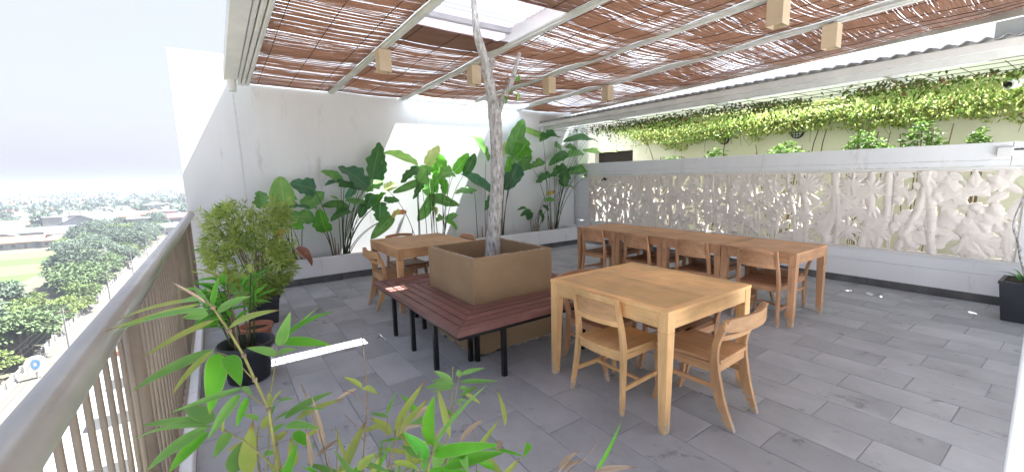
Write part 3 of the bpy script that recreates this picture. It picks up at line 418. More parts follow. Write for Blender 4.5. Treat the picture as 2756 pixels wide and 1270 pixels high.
# ------------------------------------------------------------------ main roof frame
def zr(y): return 3.03 + .02*(7.5-y)
YN = -.4  # roof cut short behind the camera so sun reaches the added white floor
rf = empty('pergola_roof', (3.6,3,3.1), label='white beamed pergola roof over the tables, with translucent sheeting above the blinds', cat='roof')
def rb(x0, x1, y0, y1, h0, h1, m=None, name='rafter', bevel=.004):   # beam along y following the roof slope
    mb = MB(); A = [(x0,y0,zr(y0)+h0),(x1,y0,zr(y0)+h0),(x1,y0,zr(y0)+h1),(x0,y0,zr(y0)+h1)]; Bq = [(x,y1,z-zr(y0)+zr(y1)) for x, y, z in A]
    mb.quads(A, Bq); mb.v = [(x-3.6,y-3,z-3.1) for x, y, z in mb.v]; return mb.build(name, m or W_['trim'], rf, bevel=bevel)
for x in (1.72, 2.95, 4.25, 5.52):
    ye = 7.16 if x == 4.25 else 7.545
    r_ = rb(x-.03, x+.03, YN, ye, -.035, .10)
    f_ = rb(x-.05, x+.05, YN, ye-.001, -.012, -.004, name='flange', bevel=0)
rb(.245, .395, YN, 7.02, -.075, .06, name='gutter')
for a in (.405, .46, .515): rb(a, a+.045, YN, 7.4, -.06-.0*a, .03, name='fascia_rib', bevel=.012)
rb(.40, .56, YN, 7.545, .031, .2, name='edge_beam')
rb(7.06, 7.12, YN, 7.545, -.03, .06, name='edge_trim', m=W_['trim'])
for k, yy in enumerate((-.2, .9, 2.4, 5.7, 7.42)):
    xs = ((.57,1.69),(1.75,2.92),(2.98,4.22),(4.28,5.49),(5.55,7.05)) if yy < 7 else ((.57,1.69),(1.75,2.92),(5.55,7.05))
    for a, b in xs: MB().box(a-3.6, b-3.6, yy-.03-3, yy+.03-3, zr(yy)+.06-3.1, zr(yy)+.1-3.1).build('purlin', W_['trim'], rf)
MB().box(1.76-3.6, 2.92-3.6, 1.06, 1.12, .09, .14).build('purlin', W_['sheetgrey'], rf)
rb(2.90, 2.919, 3.15, 4.2, .0, .17, name='skylight_board', m=W_['whiteclean'])
def sheet(x0, x1, y0, y1, hz=.15, m='sheet'):
    n = int((y1-y0)/.0095); ys = np.linspace(y0,y1,n+1); zs = 3.03+.02*(7.5-ys)+hz+.011*np.sin(ys*2*np.pi/.076)
    v = np.concatenate([np.stack([np.full(n+1,x0),ys,zs],-1), np.stack([np.full(n+1,x1),ys,zs],-1)]) - np.array([3.6,3,3.1]); i = np.arange(n)
    return raw('roof_sheet', v, np.stack([i,i+1,i+n+2,i+n+1],-1), W_[m], rf, smooth=True)
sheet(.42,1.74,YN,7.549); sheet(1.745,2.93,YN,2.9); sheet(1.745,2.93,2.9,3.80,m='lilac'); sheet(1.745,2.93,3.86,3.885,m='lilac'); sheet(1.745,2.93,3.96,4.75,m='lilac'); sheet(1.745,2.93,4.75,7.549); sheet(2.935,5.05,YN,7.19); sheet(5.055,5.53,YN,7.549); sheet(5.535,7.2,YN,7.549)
# downpipe and rain chain
t = empty('rain_chain', (.33,6.93,2.93), label='rain chain hanging from the short gutter spout in front of the tall wall', cat='chain')
MB().tube([(0,0,.06),(0,0,-.12)], .05, 16).build('spout', W_['trim'], t, smooth=False)
mb = MB()
for k in range(52):
    z = -.13-.046*k; c = [(.011*math.cos(q), 0, z-.023+.029*math.sin(q)) if k % 2 else (0, .011*math.cos(q), z-.023+.029*math.sin(q)) for q in np.linspace(0,2*math.pi,9)]
    mb.tube([(p[0]+.02*math.sin(k*.05), p[1], p[2]) for p in c], .0028, 5, cap=False)
tag(mb.build('chain_links', W_['sheetgrey'], t), kind='stuff')

# ------------------------------------------------------------------ bamboo blinds (real slats)
BN = ['bamboo blind in the bay beside the gutter, fixed to the white beams', 'bamboo blind beyond the tree opening, reaching the tall wall', 'short-ended bamboo blind on the camera side of the tree opening', 'bamboo blind bay just past the tree, stopping short of the tall wall', 'sagging bamboo blind bay between the two rows of lamp boxes', 'wide bamboo blind along the open edge facing the corrugated eave']
def blind(x0, x1, y0, y1, label, sag, seed, loose):
    r = np.random.default_rng(seed); pitch = .0125; n = int((y1-y0)/pitch); nx = max(4,int((x1-x0)/.1)); xs = np.linspace(x0,x1,nx+1)
    ys = y0 + (np.arange(n)+.5)*pitch
    V = []; Fq = []
    t_ = np.linspace(0,1,nx+1)
    zz = np.array([[noise.noise(Vector((x*.9,y*1.6,seed*3.1)))*sag*1.3 for x in xs] for y in ys]) - sag*.9*np.sin(np.pi*t_)[None,:]*(1+.5*np.sin(ys*2.1+seed))[:,None]
    z0 = 3.03+.02*(7.5-ys)[:,None] + zz + .012
    dens = np.array([[noise.noise(Vector((x*1.5+i*.37,y*2.2,seed*7.7)))*.8+.75*noise.noise(Vector((x*2.6,i*5.31,seed*1.7))) for x in xs] for i, y in enumerate(ys)])
    wdt = pitch*np.clip(1.0 - loose*np.clip(dens-.10,0,1)*r.uniform(.9,2.2,(n,1)) , .6, 1.05); h = wdt/2
    off = r.uniform(-.0016,.0016,(n,nx+1)); zo = r.uniform(-.002,.002,n)[:,None]; xg = np.broadcast_to(xs,(n,nx+1))
    lo = np.stack([xg,ys[:,None]+off-h,z0+zo],-1); hi = np.stack([xg,ys[:,None]+off+h,z0+zo+.001],-1)
    V = np.concatenate([lo,hi],1).reshape(-1,3); i_ = (np.arange(n)*(2*nx+2))[:,None]+np.arange(nx)[None,:]
    Fq = np.stack([i_,i_+nx+1,i_+nx+2,i_+1],-1).reshape(-1,4)
    t = empty('bamboo_blind', ((x0+x1)/2,(y0+y1)/2,3.05), label=label, cat='blind', group='bamboo blinds under the roof')
    o = raw('slats', V-np.array(t.location), Fq, W_['blind'], t); o['kind'] = 'stuff'
    sm = o.modifiers.new('thick','SOLIDIFY'); sm.thickness = .003
    ns = max(3,int((x1-x0)/.3)); mb = MB()
    for k in range(ns):
        xk = int((k+.5)/ns*nx); mb = MB(); st = 6
        pts = [(xs[xk]-t.location.x, ys[q]-t.location.y, z0[q,xk]-.006+.002*((q//st)%2)-t.location.z) for q in range(0,n,st)]
        mb.tube(pts, .0032, 4, cap=False).build('twine', W_['string'], t)
blind(.575,1.685,YN,7.547,BN[0],.012,1,.13); blind(1.755,2.915,4.12,7.547,BN[1],.02,2,.16); blind(1.755,2.915,YN,3.17,BN[2],.012,3,.15)
blind(2.985,4.215,YN,7.14,BN[3],.035,4,.27); blind(4.285,5.485,YN,7.14,BN[4],.045,5,.30); blind(5.555,7.07,YN,7.547,BN[5],.05,6,.24)

# ------------------------------------------------------------------ lamp boxes
lp = empty('lamp_box', (0,0,0), cat='lamp'); s_ = .068
mb = MB()
for a in ((-s_,s_,-s_,-s_+.006),(-s_,s_,s_-.006,s_),(-s_,-s_+.006,-s_+.0061,s_-.0061),(s_-.006,s_,-s_+.0061,s_-.0061)): mb.box(a[0],a[1],a[2],a[3],-.24,-.002)
mb.box(-s_+.0062,s_-.0062,-s_+.0062,s_-.0062,-.012,-.004); mb.build('shade', W_['lamp'], lp, bevel=0)
MB().lathe([(0,-.014),(.022,-.014),(.022,-.1),(.03,-.13),(.03,-.17),(0,-.19)],14).build('bulb', W_['dark'], lp, smooth=True)
MB().box(-.03,.03,-.03,.03,-.001,.035).build('bracket', W_['trim'], lp)
used = []
for x, y, lab in ((1.72,4.93,'cream lamp box on the beam beside the tree opening'),(2.95,5.0,'cream lamp box on the beam just behind the bare tree trunk'),(4.25,5.0,'cream lamp box between the bare trunk and the corrugated eave'),(5.52,5.0,'cream lamp box close above the far corner of the corrugated eave'),(4.25,1.86,'cream lamp box above the long row of tables, on the beam nearer the tree'),(5.52,1.87,'cream lamp box above the row of tables, on the beam nearest the corrugated eave')):
    place(lp, used, (x,y,zr(y)-.036), 0, lab, 'lamp boxes hung from the roof beams')

# ------------------------------------------------------------------ lower corrugated eave
ev = empty('corrugated_eave', (6.14,3.3,2.7), label='lower corrugated eave with white gutter beam over the carved wall', cat='eave')
B('beam', W_['trim'], ev, 6.16, 6.24, -1.4, 7.49, 2.60, 2.715, bevel=.004)
B('gutter', W_['trim'], ev, 6.08, 6.155, -1.4, 7.53, 2.665, 2.745, bevel=.006)
MB().tube([(-.03,4.15,-.05),(-.03,4.15,-.15)], .035, 12).build('spout', W_['trim'], ev)
n = 1100; ys = np.linspace(-1.45,7.5,n+1); wv = .017*np.sin(ys*2*np.pi/.13)
v = np.concatenate([np.stack([np.full(n+1,6.07),ys,2.775+wv],-1), np.stack([np.full(n+1,8.15),ys,3.02+wv],-1)]) - np.array(ev.location); i = np.arange(n)
o = raw('roof_sheet', v, np.stack([i,i+n+1,i+n+2,i+1],-1), W_['sheetgrey'], ev, smooth=True); o.modifiers.new('t','SOLIDIFY').thickness = .006
for yy in (-.5,1.7,3.9,6.1): B('bracket', W_['trim'], ev, 6.24, 8.1, yy, yy+.05, 2.70, 2.76)
# junction box, camera, near pillar
t = empty('junction_box', (XW,.712,1.745), label='small white junction box on the garden wall above the last carved panel', cat='box')
MB().box(-.05,-.001,-.06,.06,-.05,.05).build('cover', W_['whiteclean'], t, bevel=.006); MB().tube([(-.012,-.06,.02),(-.012,-1.2,.03)], .008, 6).build('cable', W_['dark'], t)
t = empty('security_camera', (7.45,.72,2.5), label='small white security camera beside the vines at the open end', cat='camera')
MB().tube([(.12,-.06,.03),(-.12,.05,-.02)], .05, 18).build('housing', W_['whiteclean'], t, smooth=False); MB().tube([(-.1,.042,-.017),(-.126,.053,-.021)], .036, 18).build('lens', W_['black'], t); MB().tube([(.1,-.05,.03),(.1,-.05,.22)], .014, 8).build('mount', W_['whiteclean'], t)
t = MB().box(1.55,2.3,-.6,.083,0,3.05).build('pillar', W_['white'], bevel=.006); tag(t, 'white plastered pillar end beside the open floor, opposite the carved wall', 'pillar')
t = empty('added_rear_wall', (3.4,-6.9,0), label='unseen low white parapet added opposite the tall plant wall to bounce light', cat='wall'); MB().box(-3.7,4,-.2,0,0,1.1).build('wall', W_['white'], t)  # added out of view, kept low to let sky light in

# ------------------------------------------------------------------ balcony railing
rl = empty('balcony_railing', (-.33,3,0), label='brown metal balcony railing with a thick round handrail and close upright bars', cat='railing')
MB().tube([(.018,-5,1.165),(.018,4.5,1.165)], .043, 22).build('handrail', W_['rail'], rl, smooth=True)
bm_ = MB().tube([(0,0,.06),(0,0,1.14)], .0082, 10).mesh('baluster', True); bm_.materials.append(W_['steel'])
y = -4.0
posts = [-2.1, .02, 2.16, 4.28, 6.4]
while y < 7.5:
    if all(abs(y-p) > .06 for p in posts): obj('baluster', bm_, rl, loc=(0,y-3,0))
    y += .122
pm_ = MB().tube([(.005,0,.05),(.005,0,1.15)], .031, 18).mesh('post', True); pm_.materials.append(W_['steel'])
for p in posts: obj('post', pm_, rl, loc=(0,p-3,0)); 
MB().box(-.02,.025,-7,4.5,.086,.094).build('base_rail', W_['steel'], rl)
# ================================================================== FURNITURE
def table(name, w, d, h, k, label, loc, group=None):
    t = empty(name, loc, label=label, cat='table', group=group); X, Y, Z = W_[k+'x'], W_[k+'y'], W_[k+'z']; a, b = w/2, d/2; f = .055
    for s in (-1,1):
        for q in (-1,1):
            mb = MB(); o1, o2 = .072, .05
            A = lambda o, z: sorted_box(s*(a-.002), s*(a-.002-o), q*(b-.002), q*(b-.002-o), z)
            mb.quads(A(o2,0), A(o1,h-.14)); mb.build('leg', Z, t, bevel=.004)
            MB().box(*mm(s*(a-.0025),s*(a-.0025-o1)), *mm(q*(b-.0025),q*(b-.0025-o1)), h-.139, h-.026).build('leg_block', Z, t, bevel=.003)
    for q in (-1,1):
        MB().box(-a+.076,a-.076,*mm(q*(b-.006),q*(b-.028)),h-.118,h-.027).build('apron', X, t, bevel=.003)
        MB().box(*mm(q*(a-.006),q*(a-.028)),-b+.076,b-.076,h-.118,h-.027).build('apron', Y, t, bevel=.003)
        MB().box(-a,a,*mm(q*b,q*(b-f)),h-.025,h).build('edge_board', X, t, bevel=.003)
        MB().box(*mm(q*a,q*(a-f)),-b+f+.001,b-f-.001,h-.025,h).build('edge_board', Y, t, bevel=.003)
    for q in (-1,1): MB().box(*mm(q*.0012,q*(a-f-.0012)),-b+f+.0015,b-f-.0015,h-.024,h-.0012).build('top_panel', Y, t, bevel=.001)
    return t
def mm(a, b): return (min(a,b), max(a,b))
def sorted_box(x0, x1, y0, y1, z):
    x0, x1 = mm(x0,x1); y0, y1 = mm(y0,y1); return [(x0,y0,z),(x1,y0,z),(x1,y1,z),(x0,y1,z)]
table('dining_table', .995, 1.07, .786, 'gold', 'golden square dining table standing on open floor beside the slatted bench', (2.605,1.955,0))
table('dining_table', 1.02, 1.06, .78, 'mid', 'pale-topped square table between the planter box and the big-leaf plants', (2.18,5.25,0))
RL = ['reddish table at the end of the row farthest from the planter wall, one side free', 'second table of the joined row, next to the free-ended one', 'third table of the joined row, one before the planter end', 'table of the joined row closest to the white wall planter']
for k in range(4): table('dining_table', .79, .773, .775, 'red', RL[k], (5.055, 1.72+.388+.777*k, 0), 'tables joined in a row along the carved wall')

def chair_a(k):      # panel-backed chair, faces +x
    t = empty('panel_back_chair', cat='chair'); X, Y, Z = W_[k+'x'], W_[k+'y'], W_[k+'z']
    for s in (-1,1):
        MB().sweep([(-.245,s*.235,0),(-.215,s*.215,.25),(-.2,s*.205,.43),(-.215,s*.2,.56),(-.262,s*.19,.79)], [(.03,.026),(.04,.03),(.046,.032),(.038,.03),(.028,.028)]).build('back_leg', Z, t, bevel=.004)
        MB().sweep([(.195,s*.205,0),(.19,s*.198,.39)], [(.028,.026),(.038,.034)]).build('leg', Z, t, bevel=.004)
        MB().box(-.18,.172,*mm(s*.208,s*.188),.36,.402).build('side_rail', X, t, bevel=.003)
        MB().sweep([(-.205,s*.214,.165),(.178,s*.203,.165)], [(.018,.03),(.018,.03)], 'x').build('stretcher', X, t, bevel=.003)
    MB().box(.178,.2,-.18,.18,.35,.402).build('front_rail', Y, t, bevel=.003)
    MB().box(-.02,.0,-.205,.205,.155,.178).build('cross_stretcher', Y, t, bevel=.003)
    n = 10; qs = [i/n*2-1 for i in range(n+1)]; bow = lambda q: -.035*(1-q*q)
    MB().sweep([(-.20+bow(q)*.5, q*.19, .378) for q in qs], [(.05,.022)]*(n+1), 'y').build('rear_rail', Y, t, bevel=.003)
    mb = MB(); vs = []                                    # dished seat board
    for i in range(7):
        for j in range(9):
            u, q = i/6, j/4-1; x = -.215+.435*u+(bow(q)*.5 if i == 0 else 0); vs.append((x, q*(.2+.022*u), .428-.012*(1-q*q)*(1-abs(u-.45))))
    top = [(i*9+j,i*9+9+j,i*9+10+j,i*9+j+1) for i in range(6) for j in range(8)]
    bt = [(x,y,.404) for x, y, z in vs]; ring = [j for j in range(9)]+[i*9+8 for i in range(1,7)]+[54+j for j in range(7,-1,-1)]+[i*9 for i in range(5,0,-1)]
    mb.add(vs+bt, top+[tuple(reversed([q+63 for q in f])) for f in top]+[(ring[i],ring[(i+1)%len(ring)],ring[(i+1)%len(ring)]+63,ring[i]+63) for i in range(len(ring))]); mb.build('seat', W_['worn'] if k == 'red' else X, t)
    MB().sweep([(-.255+bow(q), q*.185, .772+.012*(1-q*q)) for q in qs], [(.042,.026)]*(n+1), 'y').build('top_rail', Y, t, bevel=.003)
    MB().sweep([(-.228+bow(q), q*.19, .615) for q in qs], [(.036,.024)]*(n+1), 'y').build('lower_rail', Y, t, bevel=.003)
    MB().sweep([(-.238+bow(q), q*.182, .694) for q in qs], [(.122,.009)]*(n+1), 'y').build('back_panel', W_['midy'] if k != 'red' else W_['redx'], t)
    return t
def chair_b(k):      # sabre-legged chair with curved yoke back, faces +x
    t = empty('sabre_leg_chair', cat='chair'); X, Y, Z = W_[k+'x'], W_[k+'y'], W_[k+'z']
    def cur(pts, n=12):
        P = [Vector(p) for p in pts]; out = []
        for i in range(n+1):
            u = i/n*(len(P)-1); a = min(int(u),len(P)-2); f = u-a; p0, p1, p2, p3 = P[max(a-1,0)], P[a], P[a+1], P[min(a+2,len(P)-1)]
            out.append(.5*((2*p1)+(p2-p0)*f+(2*p0-5*p1+4*p2-p3)*f*f+(3*p1-p0-3*p2+p3)*f**3))
        return out
    for s in (-1,1):
        pts = cur([(-.29,s*.165,0),(-.225,s*.18,.16),(-.185,s*.19,.34),(-.18,s*.2,.46),(-.205,s*.225,.58),(-.275,s*.262,.735)], 15)
        MB().sweep(pts, [(.042+.022*math.sin(min(1,i/15*1.6)*math.pi),.03) for i in range(16)]).build('back_leg', Z, t, bevel=.005)
        pts = cur([(.245,s*.185,0),(.205,s*.188,.16),(.188,s*.19,.38)], 8); MB().sweep(pts, [(.03+.01*i/8,.03) for i in range(9)]).build('leg', Z, t, bevel=.004)
        MB().box(-.165,.172,*mm(s*.202,s*.18),.352,.41).build('side_rail', X, t, bevel=.003)
        MB().box(-.19,.19,*mm(s*.196,s*.178),.245,.275).build('stretcher', X, t, bevel=.003)
    MB().box(.178,.2,-.17,.17,.352,.41).build('front_rail', Y, t, bevel=.003); MB().box(-.2,-.175,-.175,.175,.352,.41).build('rear_rail', Y, t, bevel=.003)
    mb = MB(); mb.quads([(-.215,-.185,.412),(.225,-.222,.412),(.225,.222,.412),(-.215,.185,.412)], [(-.215,-.185,.438),(.225,-.222,.438),(.225,.222,.438),(-.215,.185,.438)]); mb.build('seat', W_['worn'] if k == 'red' else X, t, bevel=.006)
    n = 14; qs = [i/n*2-1 for i in range(n+1)]; bow = lambda q: -.075*(1-q*q)
    MB().sweep([(-.262+bow(q), q*.285, .7) for q in qs], [(.098-.03*q**4,.022) for q in qs], 'y').build('top_rail', Y, t, bevel=.005)
    MB().sweep([(-.222+bow(q)*.6, q*.225, .598) for q in qs], [(.032,.018)]*(n+1), 'y').build('lower_rail', Y, t, bevel=.003)
    return t
CA = {k: chair_a(k) for k in ('gold','red')}; CB = {k: chair_b(k) for k in ('mid','red')}; U = {(c,k): [] for c in 'ab' for k in ('gold','mid','red')}
P2 = math.pi
place(CA['gold'], U['a','gold'], (2.315,1.965,0), .02, 'golden panel-back chair pushed into the square table from the bench side')
place(CB['mid'], U['b','mid'], (2.63,1.5,0), P2/2+.05, 'curved-back chair with worn pale feet pulled out from the golden square table')
place(CB['red'], U['b','red'], (2.98,1.9,0), P2-.05, 'low curved-back chair under the golden table on the row side')
place(CB['red'], U['b','red'], (2.55,2.36,0), -P2/2, 'low curved-back chair under the golden table, facing the pulled-out one')
for k, (y, lab) in enumerate(((4.41,'panel-back chair tucked into the row of tables beside the wall planter'),(3.6,'panel-back chair at the row, second from the wall planter'),(2.79,'panel-back chair at the row, third from the wall planter'),(2.03,'panel-back chair at the free end of the row of tables'))):
    place(CA['red'], U['a','red'], (4.84,y+.03,0), (.03,-.04,.02,-.02)[k], lab, 'chairs along the bench side of the row')
for k, (y, lab) in enumerate(((4.42,'far-side chair of the row of tables, beside the wall planter'),(3.62,'far-side chair of the row, second from the wall planter'),(2.85,'far-side chair of the row, third from the wall planter'),(2.1,'far-side chair at the free end of the row, before the carved wall'))):
    place(CB['red'], U['b','red'], (5.24,y,0), P2+(.05,-.05,.03,0)[k], lab, 'chairs along the carved-wall side of the row')
place(CB['mid'], U['b','mid'], (1.77,5.19,0), .0, 'curved-back chair at the pale table, its back toward the balcony')
place(CA['red'], U['a','red'], (2.14,5.67,0), -P2/2, 'panel-back chair at the pale table, its back to the wall planter')
place(CA['red'], U['a','red'], (2.6,5.16,0), P2, 'panel-back chair at the pale table, on its side away from the balcony')

# ------------------------------------------------------------------ planter box, bench and tree
pb = empty('planter_box', (2.215,3.59,0), label='square brown planter box around the bare tree, ringed by the bench', cat='planter')
ax, ay, th, H = .447, .472, .042, .895
MB().box(-ax,ax,-ay,-ay+th,0,H).build('side', W_['brown'], pb, bevel=.006); MB().box(-ax,ax,ay-th,ay,0,H).build('side', W_['brown'], pb, bevel=.006)
MB().box(-ax,-ax+th,-ay+th+.001,ay-th-.001,0,H-.001).build('side', W_['brown'], pb, bevel=.006); MB().box(ax-th,ax,-ay+th+.001,ay-th-.001,0,H-.001).build('side', W_['brown'], pb, bevel=.006)
MB().box(-ax+th,ax-th,-ay+th,ay-th,.3,.7).build('soil', W_['soil'], pb)
mb = MB()
for k in range(70):
    s = random.choice((0,0,1,2)); a = random.uniform(.004,.02)
    if s == 0: x, y = ax-th/2+random.uniform(-.012,.012), random.uniform(-.3,ay)
    elif s == 1: x, y = -ax+th/2, random.uniform(-ay,ay)
    else: x, y = random.uniform(-ax,ax), -ay+th/2
    mb.box(x-a*.5,x+a*.5,y-a,y+a,H-.004,H+random.uniform(.001,.0035))
for k in range(60):      # chipped plaster at the foot
    a = random.uniform(.01,.04); h = random.uniform(.005,.025)
    if k % 2: y = random.uniform(-ay,ay); mb.box(-ax-.0025,-ax+.004,y-a,y+a,.002,h)
    else: x = random.uniform(-ax,ax); mb.box(x-a,x+a,-ay-.0025,-ay+.004,.002,h)
tag(mb.build('chipped_plaster', W_['chip'], pb), kind='stuff')
bn = empty('slatted_bench', (2.215,3.59,0), label='maroon slatted bench with black legs running around the brown planter box', cat='bench')
ox, oy, zt = .885, .975, .487
ns = 5; gap = .012
wx = (ox-ax-.006)/ns; wy = (oy-ay-.006)/ns
for k in range(ns):
    X0, X1 = ox-wx*k, ox-wx*(k+1)+gap; Y0, Y1 = oy-wy*k, oy-wy*(k+1)+gap; z0 = zt-.045 if k == 0 else zt-.024
    g = .0015
    for s in (-1,1):
        dz = random.uniform(-.0015,.0015)
        A = [(-X0+g,s*Y0),(X0-g,s*Y0),(X1-g,s*Y1),(-X1+g,s*Y1)]; A = A if s < 0 else A[::-1]
        MB().quads([(x,y,z0+dz) for x, y in A], [(x,y,zt+dz) for x, y in A]).build('slat', W_['slat'], bn, bevel=.004)
        dz = random.uniform(-.0015,.0015)
        A = [(s*X0,-Y0+g),(s*X0,Y0-g),(s*X1,Y1-g),(s*X1,-Y1+g)]; A = A if s > 0 else A[::-1]
        MB().quads([(x,y,z0+dz) for x, y in A], [(x,y,zt+dz) for x, y in A]).build('slat', W_['slat'], bn, bevel=.004)
fx, fy, ft = ox-.035, oy-.04, .032
for s in (-1,1):
    MB().box(-fx,fx,*mm(s*fy,s*(fy-ft)),zt-.085,zt-.047).build('frame_bar', W_['black'], bn); MB().box(*mm(s*fx,s*(fx-ft)),-fy+ft+.001,fy-ft-.001,zt-.085,zt-.047).build('frame_bar', W_['black'], bn)
    for p in (-ax-.05,0,ax+.05):
        MB().box(p-.015,p+.015,*mm(s*(fy-ft-.001),s*(ay+.01)),zt-.065,zt-.026).build('cross_bar', W_['black'], bn); MB().box(*mm(s*(fx-ft-.001),s*(ax+.01)),p-.0152,p+.0152,zt-.066,zt-.0262).build('cross_bar', W_['black'], bn)
lg = MB().box(-.018,.018,-.018,.018,0,zt-.086).mesh('leg'); lg.materials.append(W_['black'])
for x, y in ((-.835,-.475),(-.835,.5),(.835,-.475),(.835,.5),(-.44,-.91),(.44,-.91),(-.44,.91),(.44,.91),(-.835,.02),(-.52,-.5),(-.475,-.54),(.5,-.53),(-.52,.5),(.5,.53)): obj('leg', lg, bn, loc=(x,y,0))

tr = empty('bare_tree', (2.27,3.6,.66), label='bare pale-barked tree growing from the brown planter box up through the roof opening', cat='tree')
def barktube(pts, rad, n=20, sub=9, seed=0, amp=.12):
    P = [Vector(p) for p in pts]; Q = []; R = []
    for i in range(len(P)-1):
        for s in range(sub):
            f = s/sub; p0, p1, p2, p3 = P[max(i-1,0)], P[i], P[i+1], P[min(i+2,len(P)-1)]
            Q.append(.5*((2*p1)+(p2-p0)*f+(2*p0-5*p1+4*p2-p3)*f*f+(3*p1-p0-3*p2+p3)*f**3)); R.append(rad[i]*(1-f)+rad[i+1]*f)
    Q.append(P[-1]); R.append(rad[-1]); mb = MB(); mb.tube(Q, R, n)
    for i in range(len(Q)*n):
        p = Vector(mb.v[i]); c = Q[i//n]; d = p-c; k = 1+amp*noise.noise(Vector((p.x*18,p.y*18,p.z*7+seed)))+amp*.8*noise.noise(Vector((p.x*45,p.y*45,p.z*20+seed))); mb.v[i] = tuple(c+d*k)
    return mb
T0 = tr.location
def rel(ps, dy=0): return [(x-T0.x, y-T0.y+dy*i, z-T0.z) for i, (x, y, z) in enumerate(ps)]
barktube(rel([(2.265,3.6,.6),(2.285,3.6,.97),(2.345,3.6,1.46),(2.356,3.6,1.86),(2.352,3.6,2.16),(2.325,3.6,2.36)]), [.088,.074,.067,.062,.065,.054]).build('trunk', W_['bark'], tr, smooth=True)
barktube(rel([(2.34,3.6,2.28),(2.298,3.6,2.485),(2.26,3.6,2.685),(2.211,3.6,2.823),(2.172,3.6,2.943),(2.16,3.6,3.082),(2.141,3.6,3.26),(2.1,3.6,3.5)]), [.05,.05,.046,.042,.036,.03,.026,.02], seed=4).build('branch', W_['bark'], tr, smooth=True)
barktube(rel([(2.35,3.58,2.16),(2.434,3.57,2.365),(2.516,3.55,2.507),(2.569,3.55,2.648),(2.633,3.55,2.817)]), [.036,.03,.026,.022,.016], seed=8).build('branch', W_['bark'], tr, smooth=True)
barktube(rel([(2.27,3.58,2.6),(2.305,3.55,2.66),(2.31,3.54,2.72)]), [.03,.026,.022], seed=9).build('branch', W_['bark'], tr, smooth=True)
mb = MB()
for k in range(16):
    a = Vector((random.uniform(.12,.3),random.uniform(-.12,.02),random.uniform(1.72,1.9))); mb.tube([a, a+Vector((random.uniform(-.15,.2),random.uniform(-.1,.1),random.uniform(-.06,.08)))], .003, 5)
mb.build('twig', W_['drycane'], tr)
for k in range(5):
    a = Vector((random.uniform(.08,.32),random.uniform(-.12,0),random.uniform(1.7,1.95))); MB().leaf(a, a+Vector((random.uniform(-.06,.06),-.02,-random.uniform(.05,.1))), .035, (0,-1,.2)).build('leaf', CL[random.choice('bml')], tr, smooth=True)
# ================================================================== PLANTS
def crv(a, b, c, n=8):      # quadratic curve
    a, b, c = Vector(a), Vector(b), Vector(c); return [(1-t)**2*a+2*t*(1-t)*b+t*t*c for t in [i/n for i in range(n+1)]]
CN = {'c1':('big-leaf plant at the balcony end of the wall planter, one leaf orange'),'c2':('dense dark big-leaf plant behind the curved-back chair, with one upright spear leaf'),
      'c3':('big-leaf plant behind the pale-topped table, mixed bright and olive leaves'),'c4':('tall big-leaf plant directly behind the bare tree trunk'),
      'c5':('tallest big-leaf plant in the wall corner under the corrugated eave'),'c6':('low dark-leaved plant at the foot of the corner big-leaf plant')}
rp = random.Random(3)
for nm, bases, leaves in CALATHEA:
    b0 = bases[0]; t = empty('big_leaf_plant', (b0[0],b0[1],.33), label=CN[nm], cat='plant', group='big-leaf plants in the wall planter'); o = Vector(t.location)
    for i, (b, tip, w_, m) in enumerate(leaves):
        b, tip = Vector(b), Vector(tip)
        nr = Vector((rp.uniform(-.6,.6), -.75+rp.uniform(-.2,.3), .6+rp.uniform(-.4,.5)))
        b, tip = b-(tip-b)*.08, tip+(tip-b)*.06; L_ = (tip-b).length; mb = MB().leaf(b-o, tip-o, max(w_*1.22, .03), nr, arch=rp.uniform(.02,.12) if L_ > .15 else .03, fold=rp.uniform(-.05,.28), nu=16, nv=8, wave=.05, ph=rp.uniform(0,6), torn=rp.choice((0,.1,.22,.35)))
        lf = mb.build('leaf', CL[m], t, smooth=True)
        bs = Vector(min(bases, key=lambda q: abs(q[0]-b.x)+rp.uniform(0,.1))) + Vector((rp.uniform(-.05,.05), rp.uniform(-.05,.06), -.1))
        mid = Vector((bs.x*.75+b.x*.25, (bs.y+b.y)/2, bs.z+(b.z-bs.z)*.72)); end = b+(tip-b)*.08
        MB().tube([p-o for p in crv(bs, mid, end, 10)], [.0075-.004*i/10 for i in range(11)], 6).build('stalk', W_['stalk'], lf, smooth=True)
    for k in range(4):      # cut stumps and dry sheaths
        bs = Vector(rp.choice(bases))+Vector((rp.uniform(-.12,.12),rp.uniform(-.08,.05),-.1)); MB().tube([bs-o, bs-o+Vector((rp.uniform(-.04,.04),0,rp.uniform(.15,.4)))], [.012,.006], 6).build('stalk', W_['drycane'], t)
t = empty('dry_leaf', (.98,7.05,.47), label='curled brown dry leaf hanging over the edge of the wall planter', cat='leaf')
MB().leaf((-.05,.02,.12), (.13,-.07,-.17), .13, (.3,-.8,.4), arch=.12, fold=.5, nu=10, nv=6, wave=.08).build('blade', leafmat('dry_brown_leaf', (.42,.2,.13), (.28,.12,.08), trans=.25), t, smooth=True)
MB().leaf((-.05,.02,.12), (.05,-.05,-.05), .07, (-.6,-.7,.2), arch=.1, fold=.5).build('sheath', leafmat('dry_pale_leaf', (.55,.36,.28), (.4,.24,.18), trans=.25), t, smooth=True)

